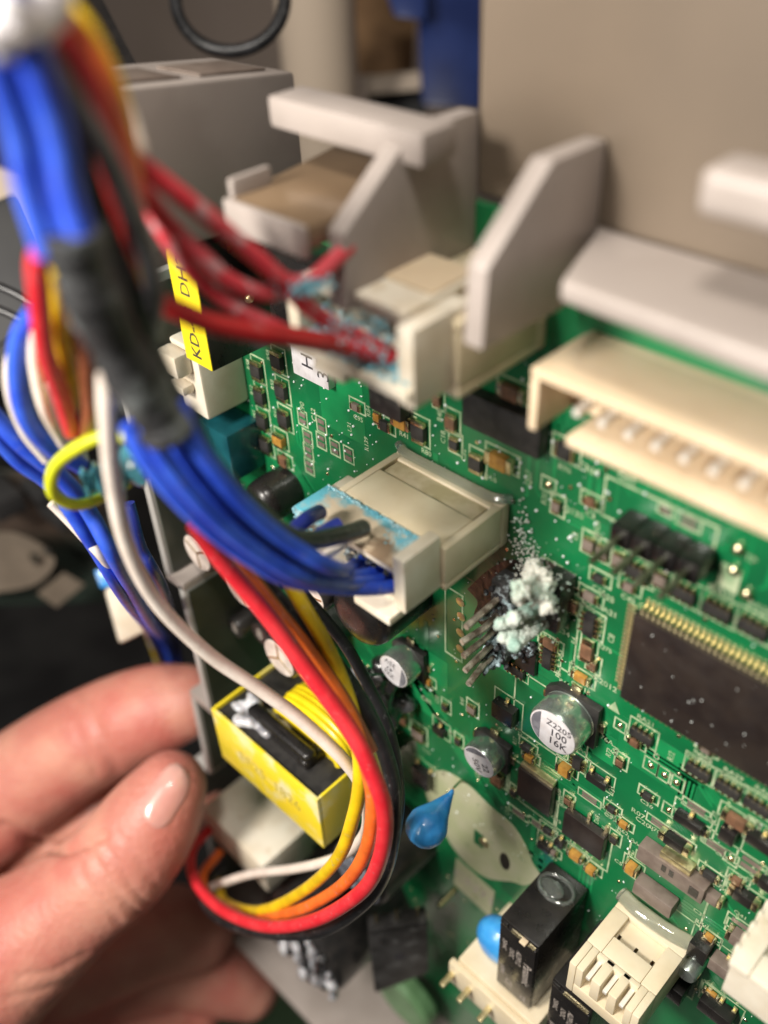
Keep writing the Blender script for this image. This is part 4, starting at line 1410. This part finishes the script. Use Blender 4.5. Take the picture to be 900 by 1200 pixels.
mouth = [[back(W3(x, 6.70, 1.62)), back(W3(x + .02, 6.66, 1.1))] for x in (-5.13, -5.27, -5.42, -5.62)]
for i, (dx, dy, dt, lb) in enumerate([(-30, 11, .16, 'lowest of the blue wires running from the taped sleeve'), (-12, 5, -.10, 'front blue wire bending from the taped sleeve to the white cheek'),
                                      (10, -5, .12, 'upper blue wire running from the taped sleeve to the stained plug'), (28, -13, -.04, 'topmost blue wire beside the dark wire under the sleeve')]):
    wire('wire', off(blue, dx, dy, dt, (1, .55))[:5] + [tuple(mouth[i][0]), tuple(mouth[i][1])], .076, 'w_blue', lb, 'blue wires into the stained plug')
wire('wire', [(215, 480, 7.2), (245, 540, 7.5), (300, 600, 8.1), (350, 632, 8.7), (398, 628, 9.3), (425, 618, 9.75)], .095, 'w_black', 'dark grimy wire above the blue bundle at the stained plug')
for k, (a, b) in enumerate([((345, 622, 9.55), (375, 600, 9.95)), ((362, 640, 9.4), (398, 615, 9.8))]):
    wire('wire', [a, ((a[0] + b[0]) / 2, (a[1] + b[1]) / 2 - 3, 9.7), b], .085, 'w_navy', ['short blue stub at the corroded left end of the plug', 'second short blue stub inside the corroded plug'][k])
wire('wire', [(372, 662, 9.3), (385, 650, 9.45), (402, 636, 9.6)], .05, 'w_white', 'bare pale wire end at the burnt plug cavities')
# upper blue strands, sleeve, grey and dark wires
up = [(78, 300, 5.75), (62, 235, 5.55), (45, 160, 5.3), (22, 80, 5.0), (-10, -20, 4.7)]
for i, (dx, lb) in enumerate([(-24, 'leftmost bright blue wire above the tape'), (0, 'middle bright blue wire above the tape'), (22, 'rightmost bright blue wire above the tape')]):
    wire('wire', off(up, dx, -abs(dx) * .1, .05 * (i % 2)), .088, 'w_blue', lb, 'bright blue wires above the tape')
sl = [(82, 265, 5.7), (92, 300, 5.85), (108, 345, 6.05), (132, 395, 6.35), (160, 445, 6.65), (188, 490, 6.9), (197, 508, 7.0)]
q = smoothpath([R(*p) for p in sl], 8)
sm = MB().tube(q, [.195 + .012 * math.sin(i * .45) + .006 * math.sin(i * 1.7) for i in range(len(q))], 18).build('tape_wrap', M['tape'], smooth=60)
tag(sm, 'dusty black tape wrapped around the blue wires', 'tape')
wire('wire', [(38, 45, 5.1), (75, 100, 5.3), (112, 160, 5.55), (140, 215, 5.85), (168, 280, 6.2), (180, 340, 6.5), (176, 400, 6.9), (168, 440, 7.2)], .075, 'w_grey', 'grey black wire crossing in front of the orange wires')
wire('wire', [(62, 120, 5.5), (92, 190, 5.8), (115, 260, 6.1), (150, 340, 6.5), (178, 420, 6.9), (215, 500, 7.3)], .10, 'w_black', 'dark wire between bright blue and tan wires')
wire('wire', [(80, 140, 5.9), (103, 200, 6.1), (120, 260, 6.3), (140, 330, 6.6)], .06, 'w_tan', 'tan wire deep inside the upper bundle')
wire('wire', [(42, 28, 5.2), (78, 55, 5.3), (105, 105, 5.5), (128, 165, 5.8), (148, 220, 6.1), (160, 290, 6.5)], .085, 'w_red', 'red wire curving over the top of the bundle')
wire('wire', [(58, 14, 5.3), (95, 48, 5.4), (122, 105, 5.6), (142, 170, 5.9), (152, 225, 6.2), (160, 300, 6.7)], .09, 'w_orange', 'orange wire curving over the top of the bundle')
wire('wire', [(75, 5, 5.6), (112, 50, 5.7), (137, 115, 5.9), (153, 185, 6.2), (158, 250, 6.5), (160, 330, 6.9), (172, 395, 7.3)], .07, 'w_yellow', 'yellow wire on the outside of the orange wire')
wire('wire', [(100, 150, 6.3), (122, 215, 6.4), (138, 280, 6.6), (150, 360, 6.9), (160, 400, 7.2)], .10, 'w_dred', 'dark red wire inside the upper bundle')
wire('wire', [(128, 95, 6.6), (148, 130, 6.6), (160, 170, 6.6), (160, 200, 6.7)], .07, 'w_white', 'short white wire behind the orange wire')
# red wires to the top plug
grp = 'red wires running to the top plug'
wire('wire', [(150, 184, 6.3), (190, 212, 6.5), (245, 255, 6.8), (298, 299, 7.15), (336, 331, 7.4), (366, 326, 7.55), (395, 303, 7.65), (410, 286, 7.7)], .072, 'w_dusty', 'red wire that hooks upward beside the grey plate', grp)
wire('wire', [(150, 205, 6.6), (190, 252, 6.8), (232, 296, 7.0), (268, 328, 7.2), (305, 343, 7.4), (342, 338, 7.55)], .070, 'w_dusty', 'red wire sagging below the hooked one', grp)
wire('wire', [(160, 215, 6.9), (192, 270, 7.0), (225, 318, 7.2), (262, 350, 7.35), (300, 374, 7.5), (345, 393, 7.65), (395, 402, 7.8), (455, 422, 8.05)], .070, 'w_dusty', 'red wire crossing the yellow label toward the plug', grp)
wire('wire', [(150, 345, 6.8), (195, 358, 6.95), (245, 378, 7.15), (300, 390, 7.35), (360, 398, 7.6), (430, 412, 8.0)], .085, 'w_dred', 'lowest dark red wire crossing the yellow label', grp)
wire('wire', [(335, 338, 7.42), (352, 352, 7.55), (378, 372, 7.72), (415, 392, 7.9), (462, 416, 8.1)], .07, 'w_dusty', 'short salted red stretch just before the top plug', grp)
wire('wire', [(150, 205, 6.9), (185, 250, 7.1), (212, 290, 7.3), (235, 330, 7.5)], .06, 'w_dred', 'dark red wire deep behind the others over the yellow label', grp)
# left side loops
wire('wire', [(56, 280, 6.25), (46, 305, 6.4), (45, 350, 6.7), (54, 410, 7.2), (70, 460, 7.8), (85, 505, 8.4)], .078, 'w_red', 'bright red wire hanging at the left edge of the sleeve')
wire('wire', [(62, 320, 6.8), (72, 380, 7.2), (80, 430, 7.7), (82, 480, 8.2)], .08, 'w_yellow', 'yellow wire hanging behind the bright red wire')
wire('wire', [(92, 380, 7.2), (102, 430, 7.5), (106, 480, 8.0), (100, 510, 8.5)], .075, 'w_brown', 'brown wire hanging left of the white wire')
wire('wire', [(40, 365, 7.6), (24, 400, 7.9), (20, 440, 8.2), (32, 490, 8.6), (60, 525, 9.0), (95, 545, 9.4)], .09, 'w_blue', 'big blue loop at the left edge')
wire('wire', [(30, 390, 8.1), (12, 425, 8.2), (12, 465, 8.5), (28, 505, 8.9), (55, 540, 9.2)], .05, 'w_white', 'thin white loop outside the blue loop')
wire('wire', [(42, 385, 7.7), (42, 430, 8.0), (52, 480, 8.3), (75, 520, 8.8)], .055, 'w_white', 'thin white wire beside the bright red wire')
wire('wire', [(50, 450, 8.8), (60, 480, 8.9), (82, 510, 9.2), (95, 540, 9.5)], .09, 'w_white', 'thick short white wire under the red wire')
wire('wire', [(-15, 480, 9.2), (25, 520, 9.5), (70, 558, 9.9), (105, 600, 10.4), (140, 665, 11.0), (176, 728, 14.5), (196, 756, 20.5), (206, 800, 24)], .095, 'w_blue', 'blue wire slanting from the left edge toward the fingers')
wire('wire', [(-15, 500, 9.4), (22, 540, 9.8), (62, 572, 10.2), (110, 640, 10.9), (150, 706, 12.6), (184, 752, 20.5), (200, 800, 24)], .085, 'w_blue', 'second blue wire slanting below the first at left')
wire('wire', [(60, 590, 10.5), (95, 625, 10.8), (125, 660, 11.1), (158, 714, 13.5), (178, 756, 20.5), (190, 800, 24)], .06, 'w_white', 'thin white wire slanting under the yellow green loop')
wire('wire', [(150, 590, 11.5), (165, 640, 11.8), (190, 690, 13), (206, 745, 20), (214, 800, 24)], .08, 'w_navy', 'navy wire behind the long white wire')
wire('wire', [(88, 585, 11.5), (104, 625, 11.9), (124, 655, 12.3), (150, 692, 15), (178, 754, 20.5), (195, 800, 24)], .085, 'w_yellow', 'yellow wire passing in the dark behind the long white wire')
wire('wire', [(148, 512, 8.2), (120, 512, 8.25), (88, 525, 8.4), (64, 550, 8.65), (62, 578, 8.9), (85, 590, 9.15), (115, 585, 9.4), (150, 565, 9.6)], .062, 'w_lime', 'yellow and green striped earth wire loop', two='w_green', seg=16)
fm = MB()
q = smoothpath([R(96, 566, 9.1), R(120, 560, 9.15), R(150, 548, 9.2), (R(172, 536, 9.3))], 5)
fm.tube(q, [.12 + .05 * math.sin(i * 1.9) + .008 * i for i in range(len(q))], 9)
tag(fm.build('torn_film', M['shrink'], smooth=30), 'torn translucent blue film around the earth wire', 'film')
# long white wire
wire('wire', [(124, 440, 7.0), (127, 490, 7.3), (132, 560, 7.9), (148, 635, 8.6), (185, 708, 9.3), (240, 762, 9.9), (300, 805, 10.3), (360, 850, 10.6), (405, 893, 10.9), (428, 935, 11.4), (428, 975, 12.2), (400, 1003, 13.2), (345, 1018, 14.8), (290, 1025, 16.4), (248, 1040, 17.6)],
     .078, 'w_white', 'long cream white wire hanging from sleeve down to the lower loop')
# main loop
loopg = 'coloured wires of the lower loop'
wire('wire', [(228, 615, 8.9), (255, 650, 9.2), (300, 705, 9.5), (350, 770, 9.7), (398, 838, 9.9), (432, 895, 10.0), (450, 950, 10.3), (446, 1005, 10.9), (420, 1048, 11.8), (370, 1078, 13), (310, 1085, 14.4), (258, 1065, 15.8), (228, 1030, 16.8), (224, 998, 17.4), (245, 972, 17.9)],
     .097, 'w_red', 'bright red wire, outermost of the lower loop', loopg)
wire('wire', [(262, 640, 9.5), (310, 700, 9.8), (362, 765, 10.05), (405, 830, 10.2), (428, 890, 10.3), (437, 945, 10.6), (428, 1000, 11.3), (395, 1042, 12.5), (345, 1068, 14.0), (290, 1075, 15.6), (245, 1050, 16.8), (238, 1025, 17.5), (258, 998, 18.0)],
     .088, 'w_orange', 'orange wire just inside the red wire of the loop', loopg)
wire('wire', [(325, 660, 9.9), (350, 700, 10.0), (378, 750, 10.15), (402, 800, 10.3), (416, 850, 10.5), (422, 905, 10.8), (414, 960, 11.3), (392, 1010, 12.3), (350, 1048, 13.8), (300, 1068, 15.4), (262, 1055, 17.0), (258, 1035, 18.0)],
     .088, 'w_yellow', 'yellow wire innermost of the lower loop', loopg)
wire('wire', [(285, 655, 10.0), (335, 712, 10.2), (385, 768, 10.4), (425, 825, 10.6), (452, 885, 10.8), (462, 945, 11.1), (455, 1010, 11.7), (425, 1060, 12.6), (370, 1092, 13.8), (300, 1092, 15.2), (250, 1070, 16.6), (236, 1040, 17.6), (262, 1012, 18.2)],
     .095, 'w_black', 'black wire outside the red wire of the loop', loopg)
wire('wire', [(275, 650, 9.7), (325, 712, 9.95), (375, 775, 10.15), (415, 838, 10.3), (436, 880, 10.4)], .07, 'w_brown', 'dark brown wire tucked beside the red loop wire', loopg)
wire('wire', [(300, 640, 10.4), (350, 690, 10.6), (400, 750, 10.8), (435, 810, 11.0), (458, 865, 11.2), (468, 930, 11.5), (462, 990, 12.0)], .07, 'w_black', 'second thin black wire behind the loop', loopg)
# grey cable clip at the top left
cl = MB()
for p, r in [((10, 18, 4.8), .17), ((35, 25, 4.9), .15), ((55, 5, 5.0), .15), ((0, 50, 4.8), .1)]:
    cl.blob(R(*p), (r, r * .9, r), 2)
cl.tube(smoothpath([R(-20, 45, 4.6), R(20, 45, 4.75), R(60, 15, 5.0), R(85, -15, 5.2)], 6), .05, 10)
tag(cl.build('cable_clip', M['alutop'], smooth=180), 'blurred pale grey cable clip at the top left corner', 'cable clip')

# ================================================================== BACKGROUND
cabq = [R(270 + 64 * math.cos(a), -2 + 62 * math.sin(a), 17) for a in [math.pi * k / 10 - .6 + .0 for k in range(0, 15)]]
tag(MB().tube(smoothpath(cabq, 4), .12, 12).build('cable', M['w_black']), 'black cable hanging in a round loop behind the housing', 'cable')
tag(MB().hexa([R(60, -20, 15), R(110, -20, 15), R(165, 85, 14), R(120, 95, 14), R(60, -20, 16), R(110, -20, 16), R(165, 85, 15), R(120, 95, 15)]).build('strap', M['black']), 'black slanting strap beside the orange wires', 'strap')


def slab(pts, t, dt, mat, name, label, cat):
    o = MB().hexa([R(a, b, t) for a, b in pts] + [R(a, b, t + dt) for a, b in pts]).build(name, M[mat], bevel=.15)
    return tag(o, label, cat)


slab([(488, -30), (566, -30), (566, 128), (494, 124)], 30, 4, 'navyp', 'blue_post', 'dark navy upright post behind the panel edge', 'post')
slab([(445, -30), (500, -30), (500, 25), (462, 20)], 29, 2, 'navyp', 'blue_bracket', 'navy bracket at the top beside the post', 'bracket')
slab([(385, -40), (490, -40), (485, 88), (400, 88)], 36, 6, 'card', 'cardboard_box', 'brown cardboard box behind the housing arm', 'box')
slab([(425, 90), (500, 82), (500, 105), (428, 112)], 33, 3, 'creamroll', 'paper_sheet', 'pale blurred sheet under the cardboard box', 'sheet')
slab([(430, 108), (500, 104), (500, 160), (430, 160)], 34, 5, 'bench', 'dark_case', 'dark case under the pale sheet', 'case')
pr = MB().tube([R(365, -60, 27), R(385, 215, 33)], 1.2, 24).build('paper_roll', M['creamroll'])
tag(pr, 'upright cream roll behind the grey housing', 'roll')
slab([(-40, 185), (40, 205), (55, 330), (-40, 330)], 22, 4, 'creamroll', 'beige_block', 'beige blurred block at the left edge', 'block')
slab([(-60, 260), (20, 225), (75, 350), (-20, 420)], 17, 2, 'bench', 'dark_bracket', 'dark slanted bracket at the left edge', 'bracket')
slab([(-40, 350), (60, 330), (40, 430), (-40, 420)], 20, 3, 'bench', 'dark_block', 'dark block behind the blue loop', 'block')
for k, y in enumerate((345, 372)):
    wire('wire', [(-30, y - 20, 15), (20, y, 15), (60, y + 25, 15)], .07, 'w_black', ['upper thin black background cable at left', 'lower thin black background cable at left'][k])
# second board, dim, lower left
ob = thing('old_circuit_board', 'second dim dusty circuit board in the background at lower left', 'circuit board')
MB().hexa([R(-120, 540, 24), R(120, 560, 25), R(125, 705, 26.5), R(-120, 715, 26), R(-120, 540, 24.4), R(120, 560, 25.4), R(125, 705, 26.9), R(-120, 715, 26.4)]).build('board_panel', M['oldmask'], ob, bevel=.02)
q = smoothpath([R(-30, 640, 25), R(20, 622, 24.6), R(60, 635, 24.7), R(78, 655, 25), R(60, 680, 25.3), R(20, 690, 25.4), R(-30, 690, 25.4), R(-30, 640, 25)], 4)[:-1]
nrm = (R(0, 540, 24) - R(0, 545, 24)).cross(RIGHT).normalized() * .05
MB().prism([p - FWD * .9 for p in q], FWD * .06).build('silkscreen_patch', M['oldpatch'], ob)
q = [R(58, 692, 25), R(88, 668, 24.8), R(112, 682, 25), R(80, 708, 25.3)]
MB().prism([p - FWD * .9 for p in q], FWD * .06).build('silkscreen_patch', M['oldpatch'], ob)
for a in [(40, 655), (55, 645)]:
    MB().blob(R(*a, 23.95), (.22, .08, .16), 2).build('board_slot', M['char_and_shadow'], ob, smooth=180)
for a, s in [((70, 600), .6), ((-5, 580), .8), ((45, 575), .5), ((110, 620), .7)]:
    p = R(*a, 24)
    MB().hexa([p + Vector((x * s, y * s * .5, z * s * .7)) for z in (-.5, .5) for x, y in ((-1, -1), (1, -1), (1, 1), (-1, 1))]).build('component', M['bench'], ob, bevel=.05)
wcn = MB().hexa([R(122, 690, 17), R(165, 678, 17), R(180, 735, 17.5), R(140, 755, 17.5), R(122, 690, 18.5), R(165, 678, 18.5), R(180, 735, 19), R(140, 755, 19)]).build('connector_plug', M['white'], bevel=.1)
tag(wcn, 'blurred white connector hanging in the dark above the fingers', 'plug')
tag(MB().hexa([R(110, 668, 18), R(140, 664, 18), R(146, 684, 18), R(118, 690, 18), R(110, 668, 19), R(140, 664, 19), R(146, 684, 19), R(118, 690, 19)]).build('blue_tab', M['blue'], bevel=.05), 'small bright blue tab above the blurred white connector', 'tab')
slab([(255, 1185), (360, 1150), (420, 1260), (240, 1260)], 30, 2, 'green', 'green_board', 'green surface glimpsed below the tray at the bottom', 'board')

# ================================================================== HAND
sk = pm('skin', (0.50, 0.19, 0.145), 0.5, c2=(0.57, 0.265, 0.195), nscale=0.8, sss=0.3, ssr=.22, sscol=(1, .35, .2), bump=0.5, bscale=9,
        c3=(0.47, 0.125, 0.10), n3=0.7, lo3=.48, hi3=.75, coat=0.10, coatr=0.35, rvar=.08)
M['skin'] = sk


def chain(mb, pts, n=7):
    """pts: (px, py, depth, radius) joined by overlapping balls and cones"""
    P4 = smoothpath([R(a, b, t) for a, b, t, r in pts], n)
    rad = smoothpath([Vector((r, 0, 0)) for a, b, t, r in pts], n)
    rr = [q.x for q in rad]
    mb.tube(P4, rr, 18)
    for p, r in ((P4[0], rr[0]), (P4[-1], rr[-1])):
        mb.blob(p, r * 1.0, 3)
    for i in range(0, len(P4), 2):
        mb.blob(P4[i], rr[i] * .995, 3)


hm = MB()
# thumb, index, middle, ring (curled below the tray), palm
chain(hm, [(-150, 1230, 17.5, 1.75), (-60, 1165, 17.3, 1.6), (30, 1100, 16.9, 1.22), (95, 1050, 16.6, .98), (138, 1014, 16.4, .95), (175, 964, 16.25, .87), (200, 922, 16.2, .64)])
chain(hm, [(-150, 1030, 20.5, 1.5), (-40, 968, 20.0, 1.30), (50, 900, 19.2, 1.10), (120, 858, 18.6, 1.0), (180, 832, 18.2, .90), (220, 822, 18.0, .72)])
chain(hm, [(-120, 1060, 21.5, 1.5), (0, 1000, 21, 1.25), (90, 955, 20.5, 1.05), (170, 940, 20.2, .9), (225, 930, 20, .75)])
chain(hm, [(-100, 1250, 21, 1.5), (20, 1190, 21, 1.3), (120, 1150, 21.5, 1.15), (200, 1130, 22, 1.0), (262, 1146, 22.4, .9), (292, 1160, 22.6, .72)])
chain(hm, [(-50, 1190, 20.5, 1.4), (80, 1130, 20.6, 1.2), (165, 1095, 21, 1.1), (228, 1090, 21.6, .95)])
chain(hm, [(-60, 1330, 21, 1.4), (60, 1260, 21, 1.25), (150, 1225, 21.5, 1.05), (215, 1230, 22, .9)])
chain(hm, [(-220, 1000, 20.5, 2.2), (-200, 1120, 20, 2.6), (-180, 1260, 20, 2.6)])
chain(hm, [(-120, 1020, 19.2, 1.4), (-90, 1100, 18.8, 1.7), (-60, 1190, 18.6, 1.7)])
raw = hm.mesh('hand_raw', [sk], smooth=0)
tmp = bpy.data.objects.new('hand_raw', raw)
COL.objects.link(tmp)
md = tmp.modifiers.new('remesh', 'REMESH')
md.mode = 'VOXEL'
md.voxel_size = 0.085
md.use_smooth_shade = True
ms = tmp.modifiers.new('smooth', 'SMOOTH')
ms.factor = .5
ms.iterations = 12
dg = bpy.context.evaluated_depsgraph_get()
hme = bpy.data.meshes.new_from_object(tmp.evaluated_get(dg))
bpy.data.objects.remove(tmp)
def project(p):
    d = p - EYE
    z = d.dot(FWD)
    return 450 + 1097.89 * d.dot(RIGHT) / z, 600 + 1097.89 * d.dot(DOWN) / z


# knuckle and palm creases pressed into the skin where the photograph shows them
CR = [([(100, 990), (112, 1010), (128, 1035), (150, 1062), (172, 1078)], 4.0, .055), ([(118, 985), (135, 1008), (148, 1030), (165, 1055), (186, 1068)], 3.5, .045),
      ([(88, 1000), (95, 1025), (112, 1052), (140, 1082)], 4.0, .04), ([(135, 975), (152, 990), (170, 1020), (188, 1045)], 3.5, .03),
      ([(0, 968), (35, 985), (75, 998), (120, 978)], 6.0, .12), ([(20, 1145), (60, 1140), (100, 1118)], 4.0, .03), ([(10, 1170), (50, 1160), (85, 1150)], 4.0, .03),
      ([(100, 815), (112, 850), (135, 900)], 8.0, .05), ([(82, 825), (92, 860), (112, 905)], 5.0, .03)]
nn = [v.normal.copy() for v in hme.vertices]
for v, n_ in zip(hme.vertices, nn):
    if n_.dot(v.co - EYE) > 0:
        continue
    x, y = project(v.co)
    for pl, w_, dep in CR:
        best = 1e9
        for (x0, y0), (x1, y1) in zip(pl, pl[1:]):
            t = max(0, min(1, ((x - x0) * (x1 - x0) + (y - y0) * (y1 - y0)) / ((x1 - x0) ** 2 + (y1 - y0) ** 2)))
            best = min(best, (x - x0 - t * (x1 - x0)) ** 2 + (y - y0 - t * (y1 - y0)) ** 2)
        if best < (3 * w_) ** 2:
            v.co -= n_ * dep * math.exp(-best / w_ ** 2)
hme.update()
hme.materials.clear()
hme.materials.append(sk)
hme.polygons.foreach_set('use_smooth', [True] * len(hme.polygons))
hand = put('hand', hme)
tag(hand, 'bare hand gripping the tray edge with thumb on top', 'hand')
# thumb nail: a curved plate lying on the thumb's upper side

# thumb nail: a curved plate lying on the thumb
from mathutils.bvhtree import BVHTree
bv = BVHTree.FromPolygons([v.co for v in hme.vertices], [list(p.vertices) for p in hme.polygons])
A_, B_, C_, D_ = Vector((158, 948, 0)), Vector((190, 979, 0)), Vector((229, 918, 0)), Vector((204, 886, 0))
nm = MB()
NU, NV = 14, 18
grid, low = [], []
for j in range(NV + 1):
    t = j / NV
    for i in range(NU + 1):
        k = i / NU
        w_ = 1 - .55 * abs(2 * t - 1) ** 5
        kk = .5 + (k - .5) * w_
        p = (A_.lerp(B_, kk)).lerp(D_.lerp(C_, kk), t)
        d = (R(p.x, p.y, 1) - EYE).normalized()
        hit, nor, ix, dist = bv.ray_cast(EYE, d)
        if hit is None:
            hit, nor = R(p.x, p.y, 16.0), -d
        e = .045 * (1 - (2 * k - 1) ** 2) + .006
        grid.append(hit - d * e + UP * 0)
        low.append(hit + d * .06)
n1 = (NU + 1)
fs = [[j * n1 + i, j * n1 + i + 1, (j + 1) * n1 + i + 1, (j + 1) * n1 + i] for j in range(NV) for i in range(NU)]
N_ = len(grid)
fs2 = [[N_ + q for q in f][::-1] for f in fs]
rim = [i for i in range(NU + 1)] + [j * n1 + NU for j in range(1, NV + 1)] + [NV * n1 + i for i in range(NU - 1, -1, -1)] + [j * n1 for j in range(NV - 1, 0, -1)]
fs3 = [[rim[q], rim[(q + 1) % len(rim)], N_ + rim[(q + 1) % len(rim)], N_ + rim[q]] for q in range(len(rim))]
nm.add(grid + low, fs + fs2 + fs3)
nm.build('thumb_nail', M['nail'], hand, smooth=75)
